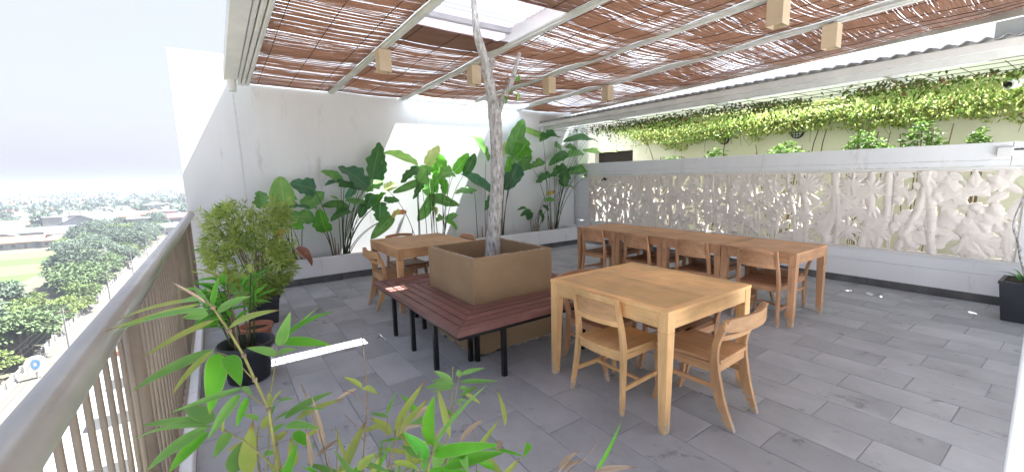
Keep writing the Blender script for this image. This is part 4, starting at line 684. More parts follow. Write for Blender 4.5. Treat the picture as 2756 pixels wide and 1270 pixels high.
def leafcloud(pts, dirs, ln, wd, mat_, name, parent, seed=0, droop=.2):
    # one mesh of many small two-quad leaves
    r = np.random.default_rng(seed); n = len(pts); P = np.asarray(pts, float); D = np.asarray(dirs, float); D /= np.linalg.norm(D,axis=1)[:,None]+1e-9
    up = r.normal(size=(n,3))*.6+np.array([0,-.3,1]); S = np.cross(D,up); S /= np.linalg.norm(S,axis=1)[:,None]+1e-9; Nn = np.cross(S,D)
    l = (ln*r.uniform(.65,1.25,n))[:,None]; w_ = (wd*r.uniform(.7,1.2,n))[:,None]/2
    m1 = P+D*l*.45; tp = P+D*l-Nn*l*droop
    V = np.stack([P, m1+S*w_-Nn*w_*.25, tp, m1-S*w_-Nn*w_*.25, m1+Nn*w_*.25], 1).reshape(-1,3); b = (np.arange(n)*5)[:,None]
    F = np.concatenate([b+np.array([[0,1,4]]), b+np.array([[1,2,4]]), b+np.array([[2,3,4]]), b+np.array([[3,0,4]])])
    o = raw(name, V, F, mat_, parent); ul = o.data.uv_layers.new(name='UVMap'); k = np.tile(np.array([[0,.5],[.45,1],[.9,.5],[.45,0],[.45,.5]]),(n,1)); idx = np.empty(len(o.data.loops),np.int32); o.data.loops.foreach_get('vertex_index',idx); ul.data.foreach_set('uv', k[idx].astype(np.float32).ravel())
    return tag(o, kind='stuff')
# ---- dense fine-leaved shrub in a black square pot
t = empty('fine_leaf_shrub', (.30,5.45,.0), label='dense yellow-green fine-leaved shrub clipped into a rounded block near the balcony railing', cat='shrub')
r = np.random.default_rng(4); n = 10500
th = r.uniform(0,2*np.pi,n); zz = r.uniform(0,1,n); rad = np.where(zz > .35, .38, .16+.63*zz)*np.sqrt(r.uniform(.35,1,n))*(1+.12*np.sin(th*3+zz*7))*np.where(zz > .9, 1-(zz-.9)*3.2, 1)
pts = np.stack([rad*np.cos(th)-.03+.03*np.sin(zz*9), rad*np.sin(th)*.85, .28+zz*1.09+.04*np.sin(th*4)], -1); dirs = np.stack([np.cos(th)*.8, np.sin(th)*.8, r.uniform(-.6,.6,n)], -1)+r.normal(size=(n,3))*.45
ok = np.array([noise.noise(Vector(q*5.5)) for q in pts]) > -.16; k1 = ok & (r.uniform(0,1,n) < .86)
leafcloud(pts[k1], dirs[k1], .085, .015, W_['fol_bush'], 'foliage', t, 2); k2 = ok & ~k1; leafcloud(pts[k2], dirs[k2], .105, .019, W_['fol_shrub'], 'foliage', t, 3)
sp = []; sdv = []
for k in range(46):
    q = random.uniform(0,6.3); z0 = random.uniform(.55,1.3); b = np.array([.36*math.cos(q)-.03, .3*math.sin(q), z0]); dv = np.array([math.cos(q)*.7, math.sin(q)*.6, random.uniform(.2,1.2)]); dv /= np.linalg.norm(dv); l = random.uniform(.08,.22)
    for j in range(14): sp.append(b+dv*l*j/13); sdv.append(dv*.5+np.array([random.gauss(0,.7),random.gauss(0,.7),random.gauss(0,.5)]))
leafcloud(np.array(sp), np.array(sdv), .075, .013, W_['fol_bush'], 'foliage', t, 4)
mb = MB()
for k in range(26):
    q = random.uniform(0,6.3); mb.tube(crv((.03*math.cos(q),.03*math.sin(q),.3),(.12*math.cos(q),.12*math.sin(q),.7),(.3*math.cos(q),.26*math.sin(q),1.0+.35*random.random()),6), [.006-.0007*i for i in range(7)], 5)
mb.build('stems', W_['drycane'], t)
t = empty('square_pot', (.32,5.47,0), label='black square pot standing on the floor under the fine-leaved shrub', cat='pot')
def sqpot(t, a0, a1, h, m):
    def lp(a, z): return [(-a,-a,z),(a,-a,z),(a,a,z),(-a,a,z)]
    MB().quads(lp(a0,0), lp(a1,h-.03)).build('body', m, t, bevel=.008)
    for s in (-1,1): MB().box(-a1-.008,a1+.008,*mm(s*(a1+.008),s*(a1-.022)),h-.029,h).build('rim', m, t, bevel=.004); MB().box(*mm(s*(a1+.008),s*(a1-.022)),-a1+.0225,a1-.0225,h-.0288,h-.0002).build('rim', m, t, bevel=.004)
    MB().box(-a1+.022,a1-.022,-a1+.022,a1-.022,h-.028,h-.012).build('soil', W_['soil'], t)
sqpot(t, .13, .16, .32, W_['pot'])
# ---- broad-strap plant in the round charcoal pot
t = empty('round_pot', (.085,3.93,0), label='round charcoal plastic pot with a thick rolled rim beside the railing', cat='pot')
MB().lathe([(0,.0),(.135,0),(.15,.01),(.185,.24),(.2,.25),(.212,.27),(.213,.3),(.205,.318),(.19,.32),(.18,.305),(.17,.24),(0,.235)],40).build('body', W_['pot'], t, smooth=True)
MB().lathe([(.169,.242),(.1,.252),(0,.25)],30).build('soil', W_['soil'], t)
t = empty('clay_pot', (.2,4.72,0), label='small terracotta pot half hidden behind the round charcoal pot', cat='pot')
MB().lathe([(0,0),(.1,0),(.135,.17),(.15,.175),(.152,.205),(.135,.205),(.125,.16),(0,.155)],32).build('body', W_['terra'], t, smooth=True); MB().lathe([(.126,.162),(0,.17)],24).build('soil', W_['soil'], t)
t = empty('strap_leaf_plant', (.085,3.93,.25), label='upright green strap-leaf plant growing in the round charcoal pot', cat='plant'); ra = random.Random(8)
for k in range(15):
    q = ra.uniform(0,6.3); rr = ra.uniform(.02,.12); lean = ra.uniform(.02,.16); hgt = ra.uniform(.22,.62)
    a = Vector((rr*math.cos(q),rr*math.sin(q),-.02)); c = Vector(((rr+lean)*math.cos(q),(rr+lean)*math.sin(q),hgt)); mp_ = (a+c)/2+Vector((0,0,.06))
    MB().tube(crv(a,mp_,c,6), [.008,.008,.0075,.007,.006,.005,.004], 6).build('stem', W_['stalk'] if k % 3 else W_['drycane'], t, smooth=True)
    for j in range(7):
        q2 = q+ra.uniform(-1.9,1.9); l = ra.uniform(.13,.24); d = Vector((math.cos(q2),math.sin(q2),ra.uniform(-.25,.85))).normalized(); s_ = c+Vector((0,0,-.05*j*hgt))
        MB().leaf(s_, s_+d*l, ra.uniform(.026,.042), (-.3*math.cos(q2),-.4-.3*math.sin(q2),.8), arch=ra.uniform(.03,.13), fold=.22, nu=8, nv=2, shape='lance').build('leaf', BL[ra.choice('ggbbdyg')] if j < 5 else CL['b'], t, smooth=True)
# ---- foreground bamboo
t = empty('round_pot', (.28,1.05,0), label='wide dark pot on the floor under the foreground bamboo', cat='pot')
MB().lathe([(0,.0),(.17,0),(.22,.27),(.24,.28),(.243,.32),(.22,.325),(.205,.27),(0,.262)],40).build('body', W_['pot'], t, smooth=True); MB().lathe([(.206,.272),(.1,.285),(0,.28)],30).build('soil', W_['soil'], t)
t = empty('bamboo_plant', (.28,1.05,.28), label='low bamboo with broad bright leaves and dry yellow stalks in the foreground pot', cat='plant'); o = Vector(t.location)
for i, (pts, rad) in enumerate(BAMBOO_STEMS):
    P = [Vector(p) for p in pts]
    if P[0].z < .95 and i not in (1,2,3,9,10,15,16,17):
        b0 = Vector((.28+ra.uniform(-.13,.13),1.05+ra.uniform(-.13,.13),.27)); P = [b0, (b0+P[0])/2+Vector((0,0,.06))] + P
    dry = i in (7,8,9,10,11,16,17)
    mb = MB().tube([p-o for p in P], [rad*(1-.45*k/(len(P)-1)) for k in range(len(P))], 7)
    mb.build('stem' if rad > .0028 else 'twig', W_['drycane'] if dry else W_['cane'], t, smooth=True)
    if rad > .003:
        for p in P[1:-1]: MB().tube([p-o-Vector((0,0,.004)), p-o+Vector((0,0,.004))], rad*1.3, 7).build('node', W_['drycane'], t)
for gi, g in enumerate(BAMBOO):
    for (b, tip, w_, m) in g:
        b, tip = Vector(b), Vector(tip); view = (Vector((0,0,1.6))-b).normalized(); nr = view*.75+Vector((ra.uniform(-.3,.3),ra.uniform(-.2,.2),.55))
        MB().leaf(b-o, tip-o, max(w_*1.1,.006), nr, arch=ra.uniform(.02,.1), fold=.14 if m != 'x' else .4, nu=14, nv=4, shape='lance').build('leaf', BL[m], t, smooth=True)
for k in range(210):     # tangle of small and withered leaves low in the clump
    b = Vector((.28+ra.gauss(0,.2), 1.12+ra.gauss(0,.12), ra.uniform(.42,.82))); q = ra.uniform(0,6.3); d = Vector((math.cos(q),math.sin(q),ra.uniform(-.3,1))).normalized()
    MB().leaf(b-o, b-o+d*ra.uniform(.07,.2), ra.uniform(.01,.028), (ra.uniform(-.4,.4),-.6,.7), arch=.06, fold=.2, nu=6, nv=2, shape='lance').build('leaf', BL[ra.choice('xyyyggbb')], t, smooth=True)
for k in range(26):
    b = Vector((.28+ra.gauss(0,.16), 1.1+ra.gauss(0,.1), .28)); e = b+Vector((ra.gauss(0,.1),ra.gauss(0,.08),ra.uniform(.3,.62))); MB().tube([b-o,(b+e)/2-o+Vector((ra.gauss(0,.02),0,0)),e-o],[.003,.0025,.0015],5).build('twig', W_['drycane'] if k % 2 else W_['cane'], t)
# ---- right-hand square pot with succulent
t = empty('square_pot', (6.72,.36,0), label='tall black square pot holding a succulent by the end of the carved wall', cat='pot'); sqpot(t, .16, .2, .42, W_['pot'])
t = empty('succulent', (6.72,.36,.41), label='sparse succulent with arching leaves and a bare twisted stem in the tall black pot', cat='plant')
for k in range(16):
    q = ra.uniform(0,6.3); d = Vector((math.cos(q),math.sin(q),ra.uniform(.1,.7))).normalized(); MB().leaf((0.03*math.cos(q),.03*math.sin(q)+.05,0), d*ra.uniform(.12,.26)+Vector((0,.05,0)), .022, (0,0,1), arch=.16, fold=.3, nu=7, nv=2, shape='lance').build('leaf', CL['d' if k % 3 else 'm'], t, smooth=True)
barktube([(-.05,.02,-.02),(-.06,.09,.25),(-.02,.13,.42),(-.05,.17,.6),(.02,.12,.95)],[.016,.014,.013,.011,.006],10,6,5,.15).build('stem', W_['bark'], t, smooth=True)

# ---- vines over the corridor
t = empty('climbing_vine', (7.6,3.5,2.6), label='vine trained on overhead wires, spilling down in front of the cream wall', cat='vine'); o = np.array(t.location)
mb = MB()
for k in range(9): x = 6.35+.29*k; mb.tube([(x-7.6,-5.0,-.02),(x-7.6,3.9,-.02)], .004, 4)
for k in range(30): y = -1.4+.3*k; mb.tube([(-1.3,y-3.5,-.015),(1.2,y-3.5,.05)], .0035, 4)
mb.build('wire_mesh', W_['wire'], t)
r = np.random.default_rng(12); n = 26000
y = r.uniform(-1.4,7.2,n); x = 6.4+2.4*np.sqrt(r.uniform(0,1,n)); keep = np.array([noise.noise(Vector((a*1.1,b*.9,2.2))) for a, b in zip(x,y)]) > -.28
x, y = x[keep], y[keep]; n = len(x); hang = r.exponential(.06,n)*(1+.9*(x > 8.1)); hang = np.minimum(hang,.34); fade = np.clip((7.3-y)/1.6,0,1)
ok = r.uniform(0,1,n) < fade; x, y, hang = x[ok], y[ok], hang[ok]; n = len(x)
pts = np.stack([x,y,2.63-hang],-1)-o; dirs = np.stack([r.normal(size=n)*.6,r.normal(size=n)*.6,-r.uniform(.2,1,n)],-1)
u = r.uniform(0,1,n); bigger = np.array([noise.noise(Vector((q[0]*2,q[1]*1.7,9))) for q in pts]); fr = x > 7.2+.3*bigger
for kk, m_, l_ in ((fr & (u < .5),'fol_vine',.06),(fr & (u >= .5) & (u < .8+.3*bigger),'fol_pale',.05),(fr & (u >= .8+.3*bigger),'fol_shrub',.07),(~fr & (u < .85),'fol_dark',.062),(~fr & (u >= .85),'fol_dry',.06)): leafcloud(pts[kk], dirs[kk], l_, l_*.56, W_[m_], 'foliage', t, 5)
n = 16000; y = r.uniform(-1.4,7.0,n); dep = np.array([.52+.3*noise.noise(Vector((a*.8,0,5)))+.22*noise.noise(Vector((a*3.1,0,8))) for a in y]); h = r.uniform(0,1,n)**1.2*dep; pts = np.stack([8.72-r.uniform(0,.18,n), y, 2.78-h],-1)-o; dirs = np.stack([-r.uniform(.1,1,n), r.normal(size=n)*.8, -r.uniform(.1,.9,n)],-1)
u = r.uniform(0,1,n)
for lo_, hi_, m_ in ((0,.42,'fol_vine'),(.42,.75,'fol_pale'),(.75,.92,'fol_shrub'),(.92,1,'fol_dry')): kk = (u >= lo_)&(u < hi_); leafcloud(pts[kk], dirs[kk], .058, .033, W_[m_], 'foliage', t, 7)
mb = MB()
for k in range(70):
    y0 = ra.uniform(-1,7); x0 = ra.uniform(7.6,8.75); z0 = .02; l = ra.uniform(.2,.62)
    mb.tube(crv((x0-7.6,y0-3.5,z0),(x0-7.6+ra.gauss(0,.05),y0-3.5+ra.gauss(0,.08),-l*.5),(x0-7.6+ra.gauss(0,.06),y0-3.5+ra.gauss(0,.1),-l),5), .0026, 4)
for y0 in (2.9,3.05,4.6,6.2): mb.tube(crv((.95,y0-3.5,-1.2),(1.0,y0-3.4,-.5),(.9,y0-3.5+ra.gauss(0,.2),0),6), .008, 5)
tag(mb.build('runners', W_['wire'], t), kind='stuff')
# ---- shrubs behind the carved wall
SH = [(5.35,1.95,.55,'low leafy shrub behind the carved wall nearest its planter end'),(4.45,2.08,.16,'single upright leafy stem showing above the carved wall below a caged light'),(3.2,2.08,.6,'spreading leafy shrub above the carved wall under the round caged light'),(2.15,2.16,.5,'broad leafy shrub above the carved wall, left of the climbing leafy one'),(1.55,2.3,.3,'taller leafy shrub reaching up toward the vines behind the carved wall'),(1.02,2.1,.12,'lone thin sprig of leaves rising over the carved wall near its open end')]
SH[3] = (2.15,2.16,.5,'broad leafy shrub above the carved wall, beside the taller one reaching the vines')
for y0, zt_, sp, lab in SH:
    t = empty('leafy_shrub', (7.95,y0,0), label=lab, cat='shrub', group='shrubs behind the carved wall'); n = int(160+520*sp); r = np.random.default_rng(int(y0*100))
    yy = r.normal(size=n)*sp*.5; top = (zt_-1.6)*np.clip(1-np.abs(yy)/(sp*1.15+.02),.1,1); zz = 1.6+top*r.uniform(0,1,n)**.6
    pts = np.stack([r.normal(size=n)*.12, yy, zz],-1); leafcloud(pts, np.stack([r.normal(size=n),r.normal(size=n),r.uniform(-.4,.3,n)],-1), .1, .06, W_['fol_shrub'], 'foliage', t, int(y0*10), .12)
    mb = MB()
    for k in range(5+int(sp*10)): a = ra.gauss(0,sp*.35); mb.tube(crv((0,a*.3,.0),(0,a*.6,1.0),(ra.gauss(0,.08),a,1.6+(zt_-1.6)*ra.uniform(.5,.95)),6), .007, 5)
    mb.build('stems', W_['drycane'], t)
# ================================================================== TOWN BELOW
ZG = -27.0
C_ = {}
C_['grass'] = mat('town_ground', (.085,.095,.05), (.11,.095,.07), .02, .9, 0, detail=8)
C_['rice1'] = mat('rice_field_bright', (.065,.15,.024), (.05,.12,.02), .15, .9, 0); C_['rice2'] = mat('rice_field_ripening', (.13,.15,.05), (.105,.13,.04), .15, .9, 0)
C_['road'] = mat('pale_road', (.085,.083,.08), (.065,.064,.06), .3, .85, 0); C_['pave'] = mat('paved_forecourt', (.13,.118,.097), (.10,.09,.075), .5, .85, 0)
C_['roof_o'] = mat('orange_tile_roof', (.27,.11,.065), (.2,.085,.055), .8, .8, 0, rand=.2); C_['roof_b'] = mat('brown_tile_roof', (.20,.13,.10), (.14,.10,.08), .8, .8, 0, rand=.2)
C_['roof_g'] = mat('grey_metal_roof', (.2,.225,.25), (.15,.17,.19), .6, .6, 0, rand=.2); C_['roof_w'] = mat('white_metal_roof', (.36,.375,.385), (.29,.305,.31), .6, .6, 0, rand=.1); C_['roof_r'] = mat('red_metal_roof', (.3,.075,.08), (.24,.06,.06), .6, .6, 0)
C_['hw1'] = mat('house_wall_white', (.32,.315,.30), (.25,.245,.235), .5, .85, 0, rand=.12); C_['hw2'] = mat('house_wall_cream', (.32,.29,.23), (.26,.235,.18), .5, .85, 0, rand=.12); C_['hw3'] = mat('house_wall_grey', (.22,.22,.215), (.17,.17,.17), .5, .85, 0, rand=.12)
C_['glass'] = mat('dark_window', (.05,.06,.07), None, 2, .2, 0); C_['trunk'] = mat('street_tree_trunk', (.16,.12,.09), (.09,.07,.05), 3, .9, .2)
for k, a, b in (('f1',(.12,.17,.07),(.065,.105,.045)),('f2',(.16,.22,.07),(.09,.14,.045)),('f3',(.105,.14,.095),(.06,.09,.06)),('f4',(.15,.2,.05),(.09,.13,.03))): C_[k] = leafmat('tree_foliage_'+k, a, b, trans=.2, rough=.6)
g = MB().add([(-4000,-900,ZG),(2500,-900,ZG),(2500,7500,ZG),(-4000,7500,ZG)], [(0,1,2,3)]).build('ground', C_['grass']); tag(g, kind='structure')
def flat(name, pts, z, m): o = MB().add([(x,y,ZG+z) for x, y in pts], [tuple(range(len(pts)))]).build(name, m); return tag(o, kind='structure')
flat('road', [(-22,-40),(-11.5,-40),(-11.5,700),(-22,700)], .02, C_['road']); flat('pavement', [(-26.5,-40),(-22.3,-40),(-22.3,700),(-26.5,700)], .12, C_['pave'])
flat('forecourt', [(-62,66),(-31,66),(-31,120),(-44,150),(-62,150)], .03, C_['pave'])
flat('rice_field', [(-120,165),(-52,165),(-50,205),(-120,205)], .05, C_['rice1']); flat('rice_field', [(-125,207),(-49,207),(-48,228),(-125,228)], .05, C_['rice2']); flat('rice_field', [(-130,230),(-52,230),(-50,250),(-130,250)], .05, C_['rice1']); flat('rice_field', [(-140,252),(-40,252),(-34,274),(-140,274)], .05, C_['rice2'])
flat('lane', [(-140,276),(-30,276),(-30,280),(-140,280)], .06, C_['pave'])
rc = random.Random(21)
# ---- houses
def house(name, w_, d_, h_, rh, kind, wm, rm, detail=True, ov=.7):
    t = empty(name, cat='house'); a, b = w_/2, d_/2
    MB().box(-a,a,-b,b,0,h_).build('wall', C_[wm], t)
    if kind == 'gable':
        A = [(-a-ov,-b-ov,h_-.15),(-a-ov,0,h_+rh),(-a-ov,b+ov,h_-.15)]; mb = MB(); up = .22
        mb.quads([(x,y,z) for x, y, z in A]+[(x,y,z+up) for x, y, z in A[::-1]], [(-x,y,z) for x, y, z in A]+[(-x,y,z+up) for x, y, z in A[::-1]]); mb.build('roof', C_[rm], t)
        for s in (-1,1): MB().add([(s*(a-.01),-b,h_),(s*(a-.01),b,h_),(s*(a-.01),0,h_+rh-.12)], [(0,1,2) if s > 0 else (0,2,1)]).build('gable_wall', C_[wm], t)
    elif kind == 'hip':
        q = min(a,b)*.8; c = [(-a-ov,-b-ov,h_),(a+ov,-b-ov,h_),(a+ov,b+ov,h_),(-a-ov,b+ov,h_)]; rdg = [(-a+q,0,h_+rh),(a-q,0,h_+rh)]
        MB().add(c+rdg+[(x,y,z-.2) for x, y, z in c], [(0,1,5,4),(2,3,4,5),(1,2,5),(3,0,4),(0,3,9,6),(1,0,6,7),(2,1,7,8),(3,2,8,9),(9,8,7,6)]).build('roof', C_[rm], t)
    elif kind == 'arc':
        n = 12; P = [(-math.cos(math.pi*i/n)*(b+ov), h_+math.sin(math.pi*i/n)*rh) for i in range(n+1)]
        mb = MB(); mb.add([(s*(a+ov),y,z) for s in (-1,1) for y, z in P], [(i,i+1,n+2+i,n+1+i) for i in range(n)]+[tuple(range(n,-1,-1)),tuple(range(n+1,2*n+2))]); mb.build('roof', C_[rm], t)
    else:
        MB().box(-a-.3,a+.3,-b-.3,b+.3,h_,h_+.35).build('roof', C_[rm], t); MB().box(-a*.4,a*.1,-b*.3,b*.3,h_+.351,h_+2).build('roof_room', C_[wm], t)
    if detail:
        nf = max(1,int(h_//3)); nx = max(2,int(w_//3.2))
        for f_ in range(nf):
            for i in range(nx):
                x = -a+(i+.5)*w_/nx; z = 1+f_*3
                if f_ == 0 and i == nx//2: MB().box(x-.5,x+.5,-b-.06,-b+.05,0,2.2).build('door', C_['roof_b'], t)
                else: MB().box(x-.6,x+.6,-b-.05,-b+.05,z,z+1.3).build('window', C_['glass'], t)
        ny = max(1,int(d_//4))
        for s in (-1,1):
            for i in range(ny): y = -b+(i+.5)*d_/ny; MB().box(*mm(s*(a+.05),s*(a-.05)),y-.6,y+.6,1,2.3).build('window', C_['glass'], t)
    return t
heroes = [('tile_roof_house',(15,8,3.2,2.4,'gable','hw3','roof_o'),(-77,294),.05,'orange-roofed house with grey walls at the edge of the rice fields'),
 ('tile_roof_house',(17,9,3.3,2.2,'hip','hw2','roof_b'),(-61,293),.03,'brown hip-roofed house beside the lane above the rice fields'),
 ('shop_house',(16,9,3.6,1.4,'gable','hw3','roof_g'),(-46,292),-.04,'low grey metal-roofed building on the lane behind the field trees'),
 ('warehouse',(30,20,7,5,'gable','hw1','roof_g'),(-62,352),1.45,'large pale warehouse with a wide blue-grey gable'),
 ('warehouse',(46,16,5,1.6,'gable','hw1','roof_w'),(-21,305),.25,'long white-roofed shed behind the street trees'),
 ('tile_roof_house',(30,12,5,3,'gable','hw1','roof_o'),(-92,452),.12,'long orange-roofed hall behind the warehouse row'),
 ('warehouse',(22,16,7,2.4,'gable','hw3','roof_r'),(-24,352),.2,'dark-walled building with a red metal roof next to the tall wall edge'),
 ('warehouse',(44,22,4,6,'arc','hw3','roof_b'),(-112,352),.1,'low warehouse with a dark arched roof beyond the rice fields'),
 ('shop_house',(10,8,9.5,0,'flat','hw1','roof_w'),(-37,318),.1,'slim three-storey white block behind the field trees'),
 ('tile_roof_house',(14,10,4,2.4,'hip','hw1','roof_w'),(-40,330),.3,'white hip-roofed house beside the slim white block'),
 ('shop_house',(12,9,4,1.2,'gable','hw1','roof_w'),(-50,128),.7,'near white-roofed house in the forecourt below the balcony'),
 ('shop_house',(9,7,3.5,1.2,'gable','hw1','roof_g'),(-45,104),.5,'small grey-roofed shed in the paved forecourt'),
 ('shop_house',(10,5,3,.8,'gable','hw3','roof_w'),(-38,205),.2,'white-roofed pavilion among the roadside trees'),
 ('field_hut',(5,3.4,2.2,.7,'gable','hw1','roof_w'),(-58,180),.2,'tiny white field hut standing in the bright rice field')]
for nm, a, (x, y), rz, lab in heroes: t = house(nm, *a); t.location = (x,y,ZG+.02); t.rotation_euler.z = rz; t['label'] = lab
TP = [(house('town_house', 11,9,4,2.6,'hip','hw1','roof_o'),'house with an orange hip roof in the hazy town'),(house('town_house',12,8,3.6,2.3,'gable','hw2','roof_b'),'cream house with a brown gable roof in the hazy town'),
      (house('town_house',18,11,4.5,1.8,'gable','hw1','roof_g'),'house with a grey metal roof in the hazy town'),(house('town_house',20,13,5,1.8,'gable','hw1','roof_w'),'building with a white metal roof in the hazy town'),
      (house('town_house',10,9,8.5,0,'flat','hw1','roof_w'),'flat-roofed white block in the hazy town'),(house('town_house',13,9,7,2.6,'hip','hw2','roof_o'),'two-storey cream house with orange hip roof in the hazy town')]
UT = [[] for _ in TP]; pos = [(h[2][0],h[2][1],14) for h in heroes]; cnt = 0; far = []
for k in range(2600):
    y = 300*math.exp(rc.uniform(0,1.95)); x = y*rc.uniform(-.42,.0)
    if y < 345 and (x > -30 or x < -125): continue
    if any((x-a)**2+(y-b)**2 < (s+8)**2 for a, b, s in pos if abs(b-y) < 30): continue
    pos.append((x,y,5.5)); i = rc.choices(range(6),(3,3,3,3,2,2))[0]
    vis = -.33*y < x < -.03*y
    if cnt < 205 and y < 1150 and (vis or rc.random() < .12):
        cnt += 1; s = rc.uniform(.85,1.35); place(TP[i][0], UT[i], (x,y,ZG+.02), rc.choice((0,1.57))+rc.gauss(.12,.12), TP[i][1], ('orange hip roofs','brown gables','grey roofs','white roofs','white blocks','two-storey houses')[i]+' of the hazy town', (s,s,rc.uniform(.9,1.3)))
    else: far.append((x,y))
for k in range(1500): y = rc.uniform(1100,5600); far.append((y*rc.uniform(-.45,.03), y))
fm = {k: MB() for k in ('roof_o','roof_w','roof_g','hw1')}
for x, y in far:
    w_, d_, h_ = rc.uniform(8,22), rc.uniform(8,15), rc.uniform(3,8); c = rc.choice(('roof_o','roof_w','roof_g','roof_w'))
    fm['hw1'].box(x-w_/2,x+w_/2,y-d_/2,y+d_/2,ZG,ZG+h_)
    fm[c].add([(x-w_/2-1,y-d_/2-1,ZG+h_),(x+w_/2+1,y-d_/2-1,ZG+h_),(x+w_/2+1,y+d_/2+1,ZG+h_),(x-w_/2-1,y+d_/2+1,ZG+h_),(x-w_/2-1,y,ZG+h_+2.5),(x+w_/2+1,y,ZG+h_+2.5)], [(0,1,5,4),(2,3,4,5),(1,2,5),(3,0,4),(3,2,1,0)])
ft_ = empty('far_town', (0,1500,ZG), label='far mass of small houses fading into the haze toward the horizon', cat='town')
for k, mb in fm.items(): mb.v = [(x,y-1500,z-ZG) for x, y, z in mb.v]; tag(mb.build('roofs' if k != 'hw1' else 'walls', C_[k], ft_), kind='stuff')
for k, (t0, lab) in enumerate(TP):
    if not UT[k]: place(t0, UT[k], (-200-30*k,600,ZG), 0, lab, 'houses of the hazy town')

# ---- trees
def tree(mk, seed, hgt, rad, lobes, leaves, lsize, flatn=.7, low=.3):
    r = np.random.default_rng(seed); t = empty('street_tree', cat='tree')
    mb = MB(); mb.tube([(0,0,0),(r.normal()*.15,r.normal()*.15,hgt*.3),(r.normal()*.3,r.normal()*.3,hgt*.62)], [.26,.2,.12], 8)
    Lc = []
    for k in range(lobes):
        q = r.uniform(0,6.3); rr = rad*math.sqrt(r.uniform(.05,1))*.75; z = hgt*(low+(1-low)*r.uniform(.25,.9)*(1-.35*rr/rad)); Lc.append((rr*math.cos(q),rr*math.sin(q),z,rad*r.uniform(.28,.46)))
        if k < 9: mb.tube([(0,0,hgt*.3),(rr*math.cos(q)*.5,rr*math.sin(q)*.5,z*.75),(rr*math.cos(q),rr*math.sin(q),z)], [.13,.08,.03], 5)
    mb.build('trunk', C_['trunk'], t)
    P = []; D = []
    for cx, cy, cz, s in Lc:
        d = r.normal(size=(leaves,3)); d /= np.linalg.norm(d,axis=1)[:,None]; d[:,2] = np.abs(d[:,2])*1.0-.25; P.append(np.array([cx,cy,cz])+d*s*np.array([1,1,flatn])*r.uniform(.55,1.08,(leaves,1))); D.append(d+r.normal(size=d.shape)*.6)
    leafcloud(np.concatenate(P), np.concatenate(D), lsize, lsize*.62, C_[mk], 'crown', t, seed, .25)
    for ch in t.children:
        if 'kind' in ch.keys(): del ch['kind']
    return t
TT = [(tree('f1',1,10,4.6,22,120,.75),'dark green roadside tree in the belt beside the fence'),(tree('f2',2,9,4.4,20,120,.75),'mid green roadside tree in the belt beside the fence'),(tree('f3',3,12,5.5,24,120,.85),'grey-green tall tree in the belt beside the fence'),(tree('f4',4,7.5,4.6,18,130,.6,.5),'yellow-green spreading tree in the belt beside the fence')]
TF = [(tree('f1',5,10,5.5,14,60,1.3),'dark tree among the town roofs'),(tree('f3',6,12,6.5,14,60,1.5),'grey-green tree among the town roofs')]
UB = [[] for _ in TT]; tp = []
def plant(T_, U_, i, x, y, s, lab=None, grp=None): place(T_[i][0], U_[i], (x,y,ZG), rc.uniform(0,6.3), lab or T_[i][1], grp, (s*rc.uniform(.9,1.15),s*rc.uniform(.9,1.15),s*rc.uniform(.85,1.15)))
GB = ['dark trees of the roadside belt','mid green trees of the roadside belt','tall grey-green trees of the roadside belt','yellow-green trees of the roadside belt']
plant(TT, UB, 3, -38, 92, 1.25, 'near yellow-green spreading tree overhanging the fence below the balcony'); plant(TT, UB, 3, -66, 158, 1.35, 'flat-crowned bright tree at the near corner of the rice field'); plant(TT, UB, 1, -80, 250, 1.0, 'lone tree in front of the orange-roofed field-edge house')
def belt(y): return (-29, -29-max(7,min(26,(y-85)*.26)))
tries = 0
while len(tp) < 175 and tries < 5000:
    tries += 1; y = 92+270*rc.random()**1.15; a, b = belt(y); b = max(b,-.215*y) if y > 130 else b; x = rc.uniform(b, a+1.5)
    if any((x-p)**2+(y-q)**2 < 3.5**2 for p, q in tp) or any(abs(x-h[2][0]) < 7 and abs(y-h[2][1]) < 6 for h in heroes[10:]) : continue
    tp.append((x,y)); i = rc.choices(range(4),(4,4,3,1.6))[0]; plant(TT, UB, i, x, y, rc.uniform(.62,1.0), grp=GB[i])
UF = [[] for _ in TF]
for k in range(125):
    y = 290*math.exp(rc.uniform(0,1.15)); x = y*rc.uniform(-.36,-.03)
    if any((x-a)**2+(y-b)**2 < (s+1)**2 for a, b, s in pos if abs(b-y) < 30): continue
    i = rc.choice((0,1)); plant(TF, UF, i, x, y, rc.uniform(.7,1.15), grp=('dark trees','grey-green trees')[i]+' among the town roofs')
r = np.random.default_rng(31); n = 34000      # far-off woods that read as one mass
cl = 900; cyy = 450*np.exp(r.uniform(0,2.65,cl)); cxx = cyy*r.uniform(-.48,.04,cl); cs = r.uniform(8,26,cl)*(1+cyy/2500); w_i = r.integers(0,cl,n)
d = r.normal(size=(n,3)); d /= np.linalg.norm(d,axis=1)[:,None]; P = np.stack([cxx[w_i]+d[:,0]*cs[w_i]*1.2, cyy[w_i]+d[:,1]*cs[w_i], ZG+np.abs(d[:,2])*(7+5*r.uniform(0,1,n))*(1+cyy[w_i]/4000)],-1)
wo = leafcloud(P, d+np.array([0,0,.4]), 4.2, 3.2, C_['f3'], 'far_woods', None, 9); wo['label'] = 'far woods between the roofs fading into haze'; wo['category'] = 'woods'
hm = MB(); n = 260
